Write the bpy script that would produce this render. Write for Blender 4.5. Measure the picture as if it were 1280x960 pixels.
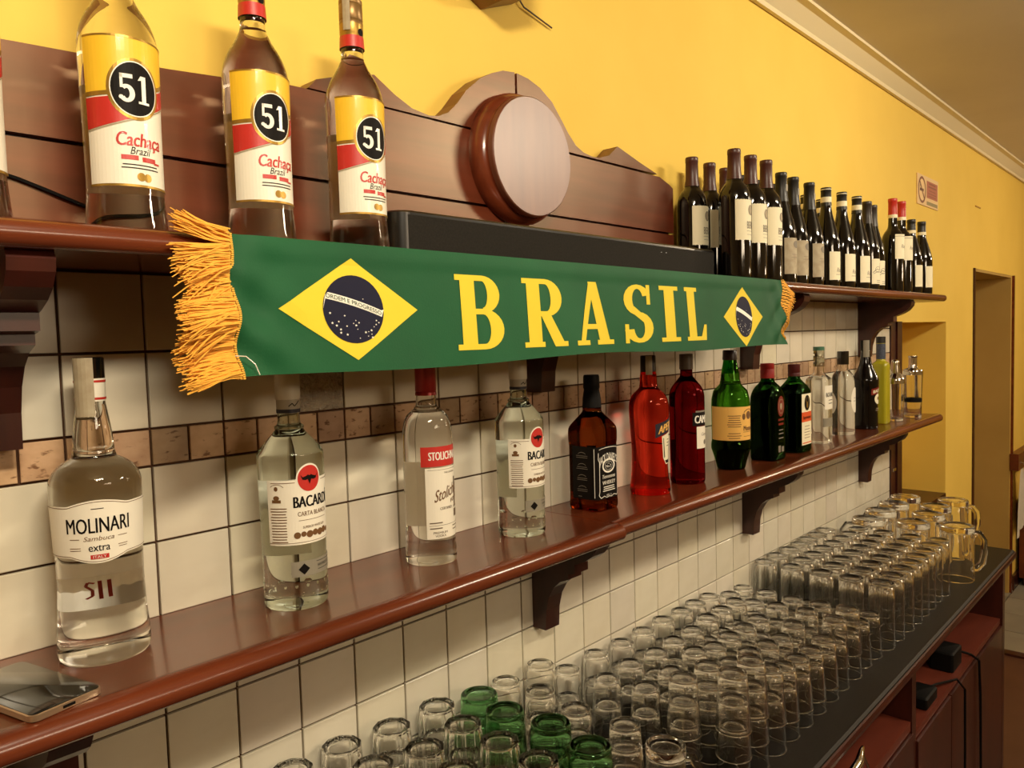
import bpy, bmesh, math, random
from mathutils import Vector, Matrix
random.seed(7)
for o in list(bpy.data.objects): bpy.data.objects.remove(o, do_unlink=True)
S = bpy.context.scene
COL = S.collection
PI = math.pi
ZF = 1.70            # height of the tile-band line above the floor; all z below are measured from that line

# ------------------------------------------------------------------ camera, world, lamps, exposure
cam = bpy.data.cameras.new('camera'); camo = bpy.data.objects.new('camera', cam); COL.objects.link(camo)
cam.sensor_width = 36; cam.lens = 960.2 / 1280 * 36; cam.clip_start = .02
rt, up, fw = Vector((.6787934, -.73377036, -.02864579)), Vector((.06286794, .01920289, .9978371)), Vector((.7316332, .67912614, -.05916543))
camo.matrix_world = Matrix(((rt.x, up.x, -fw.x, -.20597), (rt.y, up.y, -fw.y, -1.02468), (rt.z, up.z, -fw.z, .10341 + ZF), (0, 0, 0, 1)))
S.camera = camo
W = bpy.data.worlds.new('world'); S.world = W; W.use_nodes = True
W.node_tree.nodes['Background'].inputs[0].default_value = (1, .8, .55, 1)
W.node_tree.nodes['Background'].inputs[1].default_value = .05
LC = (1, .87, .65)
def area(name, loc, target, sx, sy, power, col=LC):
    l = bpy.data.lights.new(name, 'AREA'); l.shape = 'RECTANGLE'; l.size = sx; l.size_y = sy; l.energy = power; l.color = col; l.cycles.is_caustics_light = True
    o = bpy.data.objects.new(name, l); COL.objects.link(o); o.location = Vector(loc) + Vector((0, 0, ZF))
    d = Vector(target) - Vector(loc); o.rotation_euler = d.to_track_quat('-Z', 'Z').to_euler(); return o
LC2 = (1, .80, .56)
area('ceiling_lamp', (-.10, -1.55, 1.03), (.1, 0, .25), .60, .14, 30)
area('ceiling_lamp.001', (2.40, -1.70, 1.04), (2.0, 0, .2), .60, .14, 25)
area('ceiling_lamp.002', (4.40, -1.8, 1.04), (4.4, 0, .2), .60, .14, 5)
area('far_lamp', (.9, -4.2, .85), (1.1, 0, 0), 1.2, .4, 26, LC2)
def fill_point(name, loc, power, r=.06):
    l = bpy.data.lights.new(name, 'POINT'); l.energy = power; l.shadow_soft_size = r; l.color = LC2; l.cycles.is_caustics_light = True
    o = bpy.data.objects.new(name, l); COL.objects.link(o); o.location = Vector(loc) + Vector((0, 0, ZF)); return o
fill_point('fill_light', (5.5, -1.8, .82), 44); fill_point('fill_light.001', (1.6, -3.3, .62), 9); fill_point('fill_light.002', (4.5, -1.9, .45), 14)  # added point fills, not real fixtures: they lift the ceiling and right-hand wall
S.view_settings.view_transform = 'Standard'; S.view_settings.look = 'None'; S.view_settings.gamma = 1; S.view_settings.exposure = -0.04
S.view_settings.use_curve_mapping = False
cy = S.cycles
cy.max_bounces = 40; cy.transmission_bounces = 40; cy.transparent_max_bounces = 32; cy.glossy_bounces = 10; cy.diffuse_bounces = 4
cy.use_denoising = True; cy.sample_clamp_indirect = 8; cy.caustics_refractive = True; cy.caustics_reflective = False; cy.blur_glossy = 1.0

# ------------------------------------------------------------------ materials
def lin(h):
    r = [int(h[i:i + 2], 16) / 255 for i in (0, 2, 4)]
    return tuple(c / 12.92 if c <= .04045 else ((c + .055) / 1.055) ** 2.4 for c in r) + (1,)
MATS = {}
def mat(name, col, rough=.5, spec=.5, metal=0, coat=0, cr=.08, **k):
    if name in MATS: return MATS[name]
    m = bpy.data.materials.new(name); m.use_nodes = True; n = m.node_tree; b = n.nodes['Principled BSDF']
    b.inputs['Base Color'].default_value = lin(col) if isinstance(col, str) else tuple(col) + (1,)
    b.inputs['Roughness'].default_value = rough; b.inputs['Metallic'].default_value = metal
    b.inputs['Specular IOR Level'].default_value = spec; b.inputs['Coat Weight'].default_value = coat; b.inputs['Coat Roughness'].default_value = cr
    MATS[name] = m; return m
def N(m, t, **k):
    n = m.node_tree.nodes.new(t)
    for a, v in k.items(): setattr(n, a, v)
    return n
def link(m, a, b): m.node_tree.links.new(a, b)
def mottle(name, c1, c2, rough, scale=(8, 8, 8), detail=4, coat=0, bump=0, bscale=60, spec=.5, lo=.3, hi=.7, objcol=False, cr=.08, bdist=.002):
    if name in MATS: return MATS[name]
    m = mat(name, c1, rough, spec, 0, coat, cr); b = m.node_tree.nodes['Principled BSDF']
    tc = N(m, 'ShaderNodeTexCoord'); mp = N(m, 'ShaderNodeMapping'); mp.inputs['Scale'].default_value = scale
    nz = N(m, 'ShaderNodeTexNoise'); nz.inputs['Scale'].default_value = 1; nz.inputs['Detail'].default_value = detail
    rp = N(m, 'ShaderNodeValToRGB'); rp.color_ramp.elements[0].color = lin(c1); rp.color_ramp.elements[1].color = lin(c2)
    rp.color_ramp.elements[0].position = lo; rp.color_ramp.elements[1].position = hi
    link(m, tc.outputs['Object'], mp.inputs[0]); link(m, mp.outputs[0], nz.inputs['Vector']); link(m, nz.outputs['Fac'], rp.inputs[0])
    out = rp.outputs[0]
    if objcol:
        oi = N(m, 'ShaderNodeObjectInfo'); mx = N(m, 'ShaderNodeMix', data_type='RGBA', blend_type='MULTIPLY'); mx.inputs[0].default_value = 1
        link(m, out, mx.inputs[6]); link(m, oi.outputs['Color'], mx.inputs[7]); out = mx.outputs[2]
    link(m, out, b.inputs['Base Color'])
    if bump:
        n2 = N(m, 'ShaderNodeTexNoise'); n2.inputs['Scale'].default_value = bscale; n2.inputs['Detail'].default_value = 3
        bp = N(m, 'ShaderNodeBump'); bp.inputs['Strength'].default_value = bump; bp.inputs['Distance'].default_value = bdist
        link(m, tc.outputs['Object'], n2.inputs['Vector']); link(m, n2.outputs['Fac'], bp.inputs['Height']); link(m, bp.outputs[0], b.inputs['Normal'])
    return m
def glass(name, col, ior=1.45, rough=0):
    if name in MATS: return MATS[name]
    m = bpy.data.materials.new(name); m.use_nodes = True; n = m.node_tree; n.nodes.remove(n.nodes['Principled BSDF'])
    g = n.nodes.new('ShaderNodeBsdfGlass'); g.inputs['IOR'].default_value = ior; g.inputs['Roughness'].default_value = rough
    g.inputs['Color'].default_value = lin(col) if isinstance(col, str) else tuple(col) + (1,)
    n.links.new(g.outputs[0], n.nodes['Material Output'].inputs[0]); MATS[name] = m; return m
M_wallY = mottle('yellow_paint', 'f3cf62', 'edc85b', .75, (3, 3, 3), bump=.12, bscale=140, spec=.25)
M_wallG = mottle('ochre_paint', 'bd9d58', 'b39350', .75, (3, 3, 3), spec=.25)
M_ceil = mottle('ceiling_paint', 'd8cdba', 'd0c5b2', .85, (2, 2, 2), spec=.2)
M_cream = mottle('cream_paint', 'e8d9b5', 'e0cfa8', .7, (2, 2, 2), spec=.25)
M_tile = mottle('glazed_tile', 'd9d0bb', 'e6dfcc', .22, (9, 9, 14), 5, bump=.10, bscale=22, objcol=True)
M_tileB = mottle('embossed_tile', 'b0a48f', 'c8bda6', .16, (30, 30, 30), 4, bump=1.0, bscale=150, bdist=.012, objcol=True)
M_band = mottle('travertine', 'b08a68', 'cfae8c', .38, (16, 16, 24), 8, bump=.35, bscale=70, lo=.36, hi=.56, objcol=True)
_n = M_band.node_tree; _b = _n.nodes['Principled BSDF']; _src = _b.inputs['Base Color'].links[0].from_socket
_tc = N(M_band, 'ShaderNodeTexCoord'); _mp = N(M_band, 'ShaderNodeMapping'); _mp.inputs['Scale'].default_value = (70, 70, 150)
_vz = N(M_band, 'ShaderNodeTexNoise'); _vz.inputs['Scale'].default_value = 1; _vz.inputs['Detail'].default_value = 3; _oi = N(M_band, 'ShaderNodeObjectInfo'); _vz.noise_dimensions = '4D'
_rp = N(M_band, 'ShaderNodeValToRGB'); _rp.color_ramp.elements[0].position = .60; _rp.color_ramp.elements[0].color = (1, 1, 1, 1); _rp.color_ramp.elements[1].position = .68; _rp.color_ramp.elements[1].color = (.36, .26, .19, 1)
_mx = N(M_band, 'ShaderNodeMix', data_type='RGBA', blend_type='MULTIPLY'); _mx.inputs[0].default_value = 1
_ml = N(M_band, 'ShaderNodeMath', operation='MULTIPLY'); _ml.inputs[1].default_value = 40
link(M_band, _oi.outputs['Random'], _ml.inputs[0]); link(M_band, _ml.outputs[0], _vz.inputs['W'])
link(M_band, _tc.outputs['Object'], _mp.inputs[0]); link(M_band, _mp.outputs[0], _vz.inputs['Vector']); link(M_band, _vz.outputs['Fac'], _rp.inputs[0]); link(M_band, _src, _mx.inputs[6]); link(M_band, _rp.outputs[0], _mx.inputs[7]); link(M_band, _mx.outputs[2], _b.inputs['Base Color'])
M_grout = mat('grout', '4a2d18', .9)
M_wood = mottle('mahogany', '5c2614', '7a3820', .24, (3, 34, 34), 7, coat=.35, lo=.3, hi=.72)
M_woodL = mottle('mahogany_shelf', '552613', '73361e', .22, (2.5, 30, 30), 7, coat=.18, lo=.3, hi=.72)
M_woodP = mottle('mahogany_panel', '54200f', '6b2e1c', .36, (3, 40, 40), 7, bump=.06, bscale=40, spec=.9)
for _m in (M_woodP,): _m.node_tree.nodes['Principled BSDF'].inputs['Specular Tint'].default_value = (1, .80, .52, 1)
M_woodD = mottle('dark_mahogany', '2e1009', '44190f', .35, (20, 20, 4), 6, coat=.15)
M_cab = mottle('cabinet_mahogany', '6a2f1f', '5a2619', .4, (4, 20, 20), 5)
M_top = mottle('dark_counter', '1f1a15', '17130f', .5, (60, 300, 60), 3, bump=.15, bscale=300, spec=.2)
M_black = mat('black_plastic', '0b0908', .55, .15); M_blackg = mat('black_gloss', '0c0a09', .15, coat=.5)
M_fabric = mottle('speaker_cloth', '1a1713', '231f1a', .8, (300, 300, 300), 2, spec=.2)
def paper_back():
    m = bpy.data.materials.new('back_paper'); m.use_nodes = True; n = m.node_tree; n.nodes.remove(n.nodes['Principled BSDF'])
    d = n.nodes.new('ShaderNodeBsdfDiffuse'); t = n.nodes.new('ShaderNodeBsdfTranslucent'); x = n.nodes.new('ShaderNodeMixShader'); x.inputs[0].default_value = .55
    d.inputs[0].default_value = t.inputs[0].default_value = lin('fbf6ea'); n.links.new(d.outputs[0], x.inputs[1]); n.links.new(t.outputs[0], x.inputs[2]); n.links.new(x.outputs[0], n.nodes['Material Output'].inputs[0]); return m
M_backp = paper_back()
M_paper = mat('label_paper', 'f1ead8', .55, coat=.35, cr=.12); M_white = mat('white_print', 'f4efe2', .5, coat=.35, cr=.12); M_creamL = mat('cream_label', 'efe5c4', .6)
M_greyL = mottle('grey_label', 'b5a88c', 'a08f74', .6, (60, 60, 60)); M_silver = mat('silver_label', '8d8676', .4)
M_ink = mat('black_ink', '120d0a', .55, .13); M_inkN = mat('navy_ink', '22202e', .5); M_red = mat('red_ink', 'c02a22', .45, coat=.35, cr=.12); M_redD = mat('dark_red', '7a1c16', .35, coat=.4)
M_gold = mat('gold_ink', 'a98438', .35, metal=.6); M_yel = mat('yellow_label', 'f2c22e', .5, coat=.35, cr=.12); M_oran = mat('orange_ink', 'd9541e', .5)
M_yelM = mat('honey_label', 'ecb75c', .55); M_brown = mat('brown_ink', '6e4a24', .6); M_greyI = mat('grey_ink', '7d7466', .6)
M_capW = mat('wine_capsule', '4a231b', .38); M_capB = mat('black_capsule', '17130f', .4); M_capR = mat('red_capsule', 'b8281c', .35); M_capBr = mat('taupe_capsule', '2d221b', .4)
M_wine = mat('wine_glass', '080504', .06, .5, coat=.3)
M_chrome = mat('chrome', 'cfc8bb', .12, metal=1); M_alu = mat('phone_metal', 'c9ad8e', .3, metal=.8)
M_clear = glass('clear_spirit', (.985, .985, .97), 1.40); M_tgl = glass('tumbler_glass', (1, 1, .995), 1.46); M_bac = glass('greenish_spirit', (.93, .97, .925), 1.40)
M_amber = glass('whiskey', 'b47c52', 1.40); M_aper = glass('orange_liqueur', 'f88470', 1.38); M_camp = glass('crimson_bitter', 'b0444a', 1.38)
M_green = glass('green_glass', '86c25e', 1.45); M_dgreen = glass('deep_green_glass', '74b06a', 1.45); M_ggl = glass('green_tumbler', 'cfe6d0', 1.46)
M_lime = mat('lemon_liqueur', 'a8a020', .25, coat=.5); M_cream2 = mat('cream_bottle', '0c0807', .14, .35)
M_scarf = mottle('green_satin', '1b5c36', '174f2e', .62, (5, 5, 5), bump=.10, bscale=400, spec=.25); M_scY = mat('yellow_print', 'e9cf38', .65, .25); M_scB = mat('blue_print', '15152f', .65, .25)
M_fring = mat('fringe_thread', 'f4b23c', .7)
M_dark = mat('dark_liquid', '0a0605', .7, 0)

# ------------------------------------------------------------------ mesh helpers
class MB:
    def __init__(s): s.v, s.f, s.m, s.sm = [], [], [], []
    def add(s, vs, fs, mi=0, sm=False):
        k = len(s.v); s.v += [tuple(v) for v in vs]; s.f += [tuple(i + k for i in f) for f in fs]; s.m += [mi] * len(fs); s.sm += [sm] * len(fs); return s
    def box(s, x0, x1, y0, y1, z0, z1, mi=0):
        return s.add([(x, y, z) for z in (z0, z1) for y in (y0, y1) for x in (x0, x1)], [(0, 2, 3, 1), (4, 5, 7, 6), (0, 1, 5, 4), (2, 6, 7, 3), (0, 4, 6, 2), (1, 3, 7, 5)], mi)
    def prism(s, poly, fn, d0, d1, mi=0, sm=False):
        n = len(poly); s.add([fn(a, b, d0) for a, b in poly] + [fn(a, b, d1) for a, b in poly], [tuple(range(n)), tuple(range(2 * n - 1, n - 1, -1))], mi)
        vs = [fn(a, b, d0) for a, b in poly] + [fn(a, b, d1) for a, b in poly]
        return s.add(vs, [(i, i + n, (i + 1) % n + n, (i + 1) % n) for i in range(n)], mi, sm)
    def lathe(s, prof, n=40, sec=None, mi=0, sm=True, cen=(0, 0, 0)):
        # prof: (z, r[, m]); sec(th, m, r) -> (x, y)
        vs, fs, rings = [], [], []
        for p in prof:
            z, r = p[0], p[1]; mm = p[2] if len(p) > 2 else 0
            if r < 1e-6: rings.append([len(vs)]); vs.append((cen[0], cen[1], cen[2] + z)); continue
            ring = []
            for i in range(n):
                th = 2 * PI * i / n
                x, y = sec(th, mm, r) if sec else (r * math.sin(th), -r * math.cos(th))
                ring.append(len(vs)); vs.append((cen[0] + x, cen[1] + y, cen[2] + z))
            rings.append(ring)
        for a, b in zip(rings, rings[1:]):
            for i in range(n):
                j = (i + 1) % n
                if len(a) == 1 and len(b) == 1: break
                if len(a) == 1: fs.append((a[0], b[j], b[i]))
                elif len(b) == 1: fs.append((a[i], a[j], b[0]))
                else: fs.append((a[i], a[j], b[j], b[i]))
        return s.add(vs, fs, mi, sm)
    def tube(s, path, r, n=8, mi=0, cap=True):
        P = [Vector(p) for p in path]; vs, fs = [], []; m = len(P); u = None
        for i, p in enumerate(P):
            t = (P[min(i + 1, m - 1)] - P[max(i - 1, 0)]).normalized()
            if u is None: u = t.orthogonal().normalized()
            u = (u - t * u.dot(t)).normalized(); w = t.cross(u); rr = r[i] if isinstance(r, (list, tuple)) else r
            vs += [p + (u * math.cos(2 * PI * k / n) + w * math.sin(2 * PI * k / n)) * rr for k in range(n)]
        for i in range(m - 1):
            for k in range(n): fs.append((i * n + k, i * n + (k + 1) % n, (i + 1) * n + (k + 1) % n, (i + 1) * n + k))
        if cap: fs += [tuple(range(n - 1, -1, -1)), tuple((m - 1) * n + k for k in range(n))]
        return s.add(vs, fs, mi, True)
    def mesh(s, name, mats, fix=True, ang=38):
        me = bpy.data.meshes.new(name); me.from_pydata(s.v, [], s.f); me.polygons.foreach_set('material_index', s.m); me.polygons.foreach_set('use_smooth', s.sm)
        for m in (mats if isinstance(mats, (list, tuple)) else [mats]): me.materials.append(m)
        me.update()
        if fix:
            bm = bmesh.new(); bm.from_mesh(me); bmesh.ops.remove_doubles(bm, verts=bm.verts, dist=1e-6); bmesh.ops.recalc_face_normals(bm, faces=bm.faces); bm.to_mesh(me); bm.free()
        if any(s.sm): me.set_sharp_from_angle(angle=math.radians(ang))
        return me
    def build(s, name, mats, parent=None, loc=None, fix=True): return obj(name, s.mesh(name, mats, fix), parent, loc)
def obj(name, me, parent=None, loc=None):
    o = bpy.data.objects.new(name, me); COL.objects.link(o)
    if parent is not None: o.parent = parent
    if loc is not None: o.location = loc
    return o
def thing(name, label, cat, loc=(0, 0, 0), group=None, rz=0):
    o = bpy.data.objects.new(name, None); COL.objects.link(o); o.location = loc; o.rotation_euler.z = rz; return tag(o, label, cat, group)
def tag(o, label, cat, group=None, kind=None):
    o['label'] = label; o['category'] = cat
    if group: o['group'] = group
    if kind: o['kind'] = kind
    return o
def struct(o): o['kind'] = 'structure'; return o
def dup(root, loc, label=None, group=None, rz=None):
    r = root.copy(); COL.objects.link(r); r.location = loc
    if label: r['label'] = label
    if group: r['group'] = group
    if rz is not None: r.rotation_euler.z = rz
    for ch in list(root.children):
        c = ch.copy(); COL.objects.link(c); c.parent = r
        for g in list(ch.children):
            d = g.copy(); COL.objects.link(d); d.parent = c
    return r
def chaikin(p, d=.006, it=3):
    for _ in range(it):
        q = [p[0]]
        for a, b in zip(p, p[1:]):
            L = math.hypot(a[0] - b[0], a[1] - b[1])
            if L < 1e-9: continue
            t = min(.25, d / L); mix = lambda u: tuple(x + (y - x) * u for x, y in zip(a, b))
            q += [mix(t), mix(1 - t)]
        q.append(p[-1]); p = q; d *= .5
    return p
FX = lambda a, b, d: (d, a, b)      # (y, z) swept along x
FY = lambda a, b, d: (a, d, b)      # (x, z) swept along y
FZ = lambda a, b, d: (a, b, d)

# ------------------------------------------------------------------ flat print: polygons in (u, v), cut fine, laid on a surface
class Print:
    def __init__(s): s.bm = bmesh.new()
    def poly(s, pts):
        try: s.bm.faces.new([s.bm.verts.new((x, y, 0)) for x, y in pts])
        except ValueError: pass
        return s
    def rect(s, x0, x1, y0, y1): return s.poly([(x0, y0), (x1, y0), (x1, y1), (x0, y1)])
    def band(s, x0, x1, lo, hi, n=16):
        xs = [x0 + (x1 - x0) * i / n for i in range(n + 1)]; f = lambda g, x: g(x) if callable(g) else g
        for a, b in zip(xs, xs[1:]): s.poly([(a, f(lo, a)), (b, f(lo, b)), (b, f(hi, b)), (a, f(hi, a))])
        return s
    def ell(s, cx, cy, rx, ry, n=32): return s.poly([(cx + rx * math.cos(2 * PI * i / n), cy + ry * math.sin(2 * PI * i / n)) for i in range(n)])
    def arc(s, cx, cy, ro, ri, a0, a1, n=14):
        # ro, ri: (rx, ry) outer and inner
        A = [a0 + (a1 - a0) * i / n for i in range(n + 1)]; P = lambda r, a: (cx + r[0] * math.cos(a), cy + r[1] * math.sin(a))
        for a, b in zip(A, A[1:]): s.poly([P(ri, a), P(ro, a), P(ro, b), P(ri, b)])
        return s
    def stroke(s, pts, w):
        for i, (a, b) in enumerate(zip(pts, pts[1:])):
            dx, dy = b[0] - a[0], b[1] - a[1]; L = math.hypot(dx, dy) or 1; wa, wb = (w[i], w[i + 1]) if isinstance(w, (list, tuple)) else (w, w)
            nx, ny = -dy / L / 2, dx / L / 2
            s.poly([(a[0] - nx * wa, a[1] - ny * wa), (b[0] - nx * wb, b[1] - ny * wb), (b[0] + nx * wb, b[1] + ny * wb), (a[0] + nx * wa, a[1] + ny * wa)])
        return s
    def lines(s, x0, x1, ys, h, rag=.25):
        for y in ys:
            r = random.random() * rag * (x1 - x0) / 2; s.rect(x0 + r, x1 - r, y - h / 2, y + h / 2)
        return s
    def text(s, t, cx, cy, h, w=None, bold=0, shear=0, arch=0, tilt=0):
        if bold and not arch:
            e = bold * h / CAPH * .95
            for d in (-e, 0, e): s.text(t, cx + d, cy, h, (w - 2 * e) if w else None, 0, shear, arch, tilt)
            return s
        V, F = glyphs(t, bold * .4, shear)
        xs = [v[0] for v in V]; ys = [v[1] for v in V]; x0, x1, y0, y1 = min(xs), max(xs), min(ys), max(ys)
        capy0, capy1 = 0, CAPH; sy = h / (capy1 - capy0); sx = (w / (x1 - x0)) if w else sy
        vs = []
        for x, y in V:
            X = (x - (x0 + x1) / 2) * sx; Y = (y - (capy0 + capy1) / 2) * sy - arch * X * X + tilt * X
            vs.append(s.bm.verts.new((cx + X, cy + Y, 0)))
        for f in F:
            try: s.bm.faces.new([vs[i] for i in f])
            except ValueError: pass
        return s
    def build(s, name, m, parent, fn, off=.0003, step=.004, stepv=None):
        bm = s.bm
        xs = [v.co.x for v in bm.verts]; ys = [v.co.y for v in bm.verts]
        for axis, st in ((0, step), (1, stepv)):
            if not st: continue
            c = xs if axis == 0 else ys; a = math.floor(min(c) / st) * st + st
            while a < max(c):
                co = [0, 0, 0]; no = [0, 0, 0]; co[axis] = a; no[axis] = 1
                bmesh.ops.bisect_plane(bm, geom=bm.verts[:] + bm.edges[:] + bm.faces[:], plane_co=co, plane_no=no, dist=1e-7); a += st
        for v in bm.verts: v.co = Vector(fn(v.co.x, v.co.y, off))
        me = bpy.data.meshes.new(name); bm.to_mesh(me); bm.free(); me.materials.append(m)
        return obj(name, me, parent)
GLY = {}
CAPH = .69
def glyphs(t, bold, shear):
    k = (t, bold, shear)
    if k not in GLY:
        c = bpy.data.curves.new('txt', 'FONT'); c.body = t; c.offset = bold; c.shear = shear; c.resolution_u = 3; c.fill_mode = 'FRONT'
        o = bpy.data.objects.new('txt', c); COL.objects.link(o)
        dg = bpy.context.evaluated_depsgraph_get(); me = bpy.data.meshes.new_from_object(o.evaluated_get(dg))
        GLY[k] = ([(v.co.x, v.co.y) for v in me.vertices], [tuple(p.vertices) for p in me.polygons])
        bpy.data.objects.remove(o); bpy.data.curves.remove(c); bpy.data.meshes.remove(me)
    return GLY[k]
def round_surf(r, th0=0, cz=0):
    f = (lambda z: r) if not callable(r) else r; r0 = f(0) if callable(r) else r
    def g(u, v, off):
        th = u / r0 + th0; R_ = f(v) + off; return (R_ * math.sin(th), -R_ * math.cos(th), v)
    return g
def boxsec(a, b, n):
    # rounded-rectangle section, half width a (x), half depth b (y); m = 0 round, 1 box
    def rho(th): return 1 / ((abs(math.sin(th)) / a) ** n + (abs(math.cos(th)) / b) ** n) ** (1 / n)
    def sec(th, m, r):
        R_ = (1 - m) * r + m * rho(th) * r; return (R_ * math.sin(th), -R_ * math.cos(th))
    return sec, rho
def box_surf(a, b, n):
    sec, rho = boxsec(a, b, n); T = [(0, 0)]; K = 720; p = (0, -rho(0))
    for i in range(1, K + 1):
        th = PI * i / K; q_ = (rho(th) * math.sin(th), -rho(th) * math.cos(th)); T.append((T[-1][0] + math.hypot(q_[0] - p[0], q_[1] - p[1]), th)); p = q_
    def g(u, v, off):
        a_ = abs(u); lo, hi = 0, K
        while hi - lo > 1:
            mid = (lo + hi) // 2
            if T[mid][0] > a_: hi = mid
            else: lo = mid
        t = (a_ - T[lo][0]) / max(1e-9, T[hi][0] - T[lo][0]); th = (T[lo][1] + t * (T[hi][1] - T[lo][1])) * (1 if u >= 0 else -1)
        R_ = rho(th) + off; return (R_ * math.sin(th), -R_ * math.cos(th), v)
    return g

# ------------------------------------------------------------------ room shell
wl = MB()
for b in [(-2.6, 3.22, 0.004, .36, -1.70, 1.16), (3.22, 4.125, 0.004, .36, .125, 1.16), (3.22, 4.125, 0.004, .36, -1.70, -.775), (3.22, 4.125, .30, .36, -.775, .125),
          (4.125, 4.70, 0.004, .36, -1.70, 1.16), (4.70, 5.75, 0.004, .36, .42, 1.16), (5.75, 9, 0.004, .36, -1.70, 1.16)]: wl.box(*b)
wall = struct(wl.build('wall_back', M_wallY, fix=False))
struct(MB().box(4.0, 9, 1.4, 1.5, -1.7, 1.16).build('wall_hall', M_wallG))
struct(MB().box(-2.7, -2.6, -4.9, .36, -1.7, 1.16).build('wall_left', M_cream)); struct(MB().box(9, 9.1, -4.9, 1.5, -1.7, 1.16).build('wall_right', M_wallY))
struct(MB().box(-2.7, 9.1, -5.0, -4.9, -1.7, 1.16).build('wall_front', M_cream))
struct(MB().box(-2.7, 9.1, -5.0, 1.5, 1.115, 1.2).build('ceiling', M_ceil))
struct(MB().box(-2.7, 4.62, -5.0, .36, -1.8, -1.70).build('floor', mottle('brown_floor', '5a3a2c', '4c2f24', .4, (6, 6, 6))))
fl = struct(MB().box(4.62, 9.1, -5.0, 1.5, -1.8, -1.705).build('floor_hall', M_grout))
M_ft = mottle('grey_floor_tile', '9c9788', '8b8678', .35, (5, 5, 5), objcol=True)
ftm = MB().box(.003, .327, .003, .327, -.01, 0).mesh('floor_tile', M_ft)
for i in range(7):
    for j in range(5):
        o = obj('floor_tile', ftm, fl, (4.66 + i * .33, -1.0 + j * .33 - .33, -1.697)); k = random.uniform(.85, 1.05); o.color = (k, k, k, 1)
struct(MB().box(4.60, 4.66, -4.9, .004, -1.70, -1.688).build('trim_1', M_woodD)).name = 'trim_1'
cor = [(-.0, 1.06), (-.012, 1.06), (-.012, 1.075), (-.05, 1.105), (-.075, 1.105), (-.075, 1.116), (0, 1.116)]
struct(MB().prism(cor, FX, -2.6, 9).build('trim_2', mat('cornice_white', 'e6d6ad', .6)))
struct(MB().box(5.82, 9, -.012, .004, -1.70, -1.60).build('baseboard_back', M_woodD))
tr = MB().box(4.685, 4.702, -.006, .05, -1.7, .42); struct(tr.build('trim_3', M_woodD))
struct(MB().box(5.752, 5.772, -.010, .012, -1.7, .42).build('trim_4', M_wood))
struct(MB().box(4.702, 5.735, .31, .345, -1.7, .40).build('door_1', M_wallG)); struct(MB().box(5.735, 5.7505, .006, .36, -1.7, .419).build('trim_7', M_wallG)); struct(MB().box(4.702, 5.735, .006, .31, .405, .4195).build('trim_8', M_wallG))
struct(MB().box(3.325, 4.12, .0, .30, -.775, -.745).build('trim_5', M_woodD))
po = struct(MB().box(3.203, 3.262, -.012, .004, -.75, .16).box(3.268, 3.33, -.018, .02, -.75, .128).build('trim_6', M_woodD))
MB().box(3.215, 3.25, -.018, -.012, -.50, -.488).build('latch', M_chrome, po)
# switch plate scar / small mark on the far wall
MB().box(4.72, 4.84, 0, .004, .76, .767).build('wall_mark', mat('pencil_line', 'b88a38', .8), wall)

# ------------------------------------------------------------------ tiles on the wall
struct(MB().box(-.62, 3.203, -.0015, .004, -.76, .232).build('grout', M_grout, wall))
def tile_mesh(name, w, h, m):
    g, c, d = .0017, .0009, .0062; vs = []
    for (i, y) in ((0, 0), (0, -d + .0006), (c, -d)): vs += [(g + i, y, g + i), (w - g - i, y, g + i), (w - g - i, y, h - g - i), (g + i, y, h - g - i)]
    fs = [(8, 9, 10, 11)] + [(4 * k + i, 4 * k + (i + 1) % 4, 4 * k + 4 + (i + 1) % 4, 4 * k + 4 + i) for k in (0, 1) for i in range(4)]
    me = bpy.data.meshes.new(name); me.from_pydata(vs, [], fs); me.materials.append(m); me.update(); return me
rows = [(.2, .03), (.1, .1), (0, .1), (-.1488, .1), (-.248, .0992), (-.3804, .1), (-.4804, .1), (-.5804, .1), (-.6804, .1), (-.755, .0746)]
TM = {h: tile_mesh('tile', .1, h, M_tile) for h in sorted({r[1] for r in rows})}
TB = tile_mesh('band_tile', .05, .0488, M_band); TE = tile_mesh('embossed_tile', .1, .1, M_tileB)
far = []
random.seed(3)
for i in range(-6, 32):
    for z, h in rows:
        k = random.uniform(.93, 1.04); c = (k, k * random.uniform(.97, 1.0), k * random.uniform(.93, 1), 1)
        if i < -2 or i > 25: far.append((TM[h], i * .1, z)); continue
        if z == -.755: far.append((TM[h], i * .1, z)); continue
        me = TE if (i == 4 and z == 0) else TM[h]
        o = obj(me.name, me, wall, (i * .1, -.0006, z)); o.color = c
    for s_ in (0, .05):
        x = i * .1 + s_
        if i < -1 or i > 25: far.append((TB, x, -.0488)); continue
        o = obj('band_tile', TB, wall, (x, -.0006, -.0488)); k = random.choice([.62, .72, .9, 1.0, 1.08]); o.color = (k, k * random.uniform(.93, 1.0), k * random.uniform(.88, 1), 1)
mb = MB(); mats_ = [M_tile, M_band]
for me, x, z in far: mb.add([(v.co.x + x, v.co.y - .0006, v.co.z + z) for v in me.vertices], [tuple(p.vertices) for p in me.polygons], 1 if me is TB else 0)
o = mb.build('far_tiles', mats_, wall, fix=False); o['kind'] = 'stuff'

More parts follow.
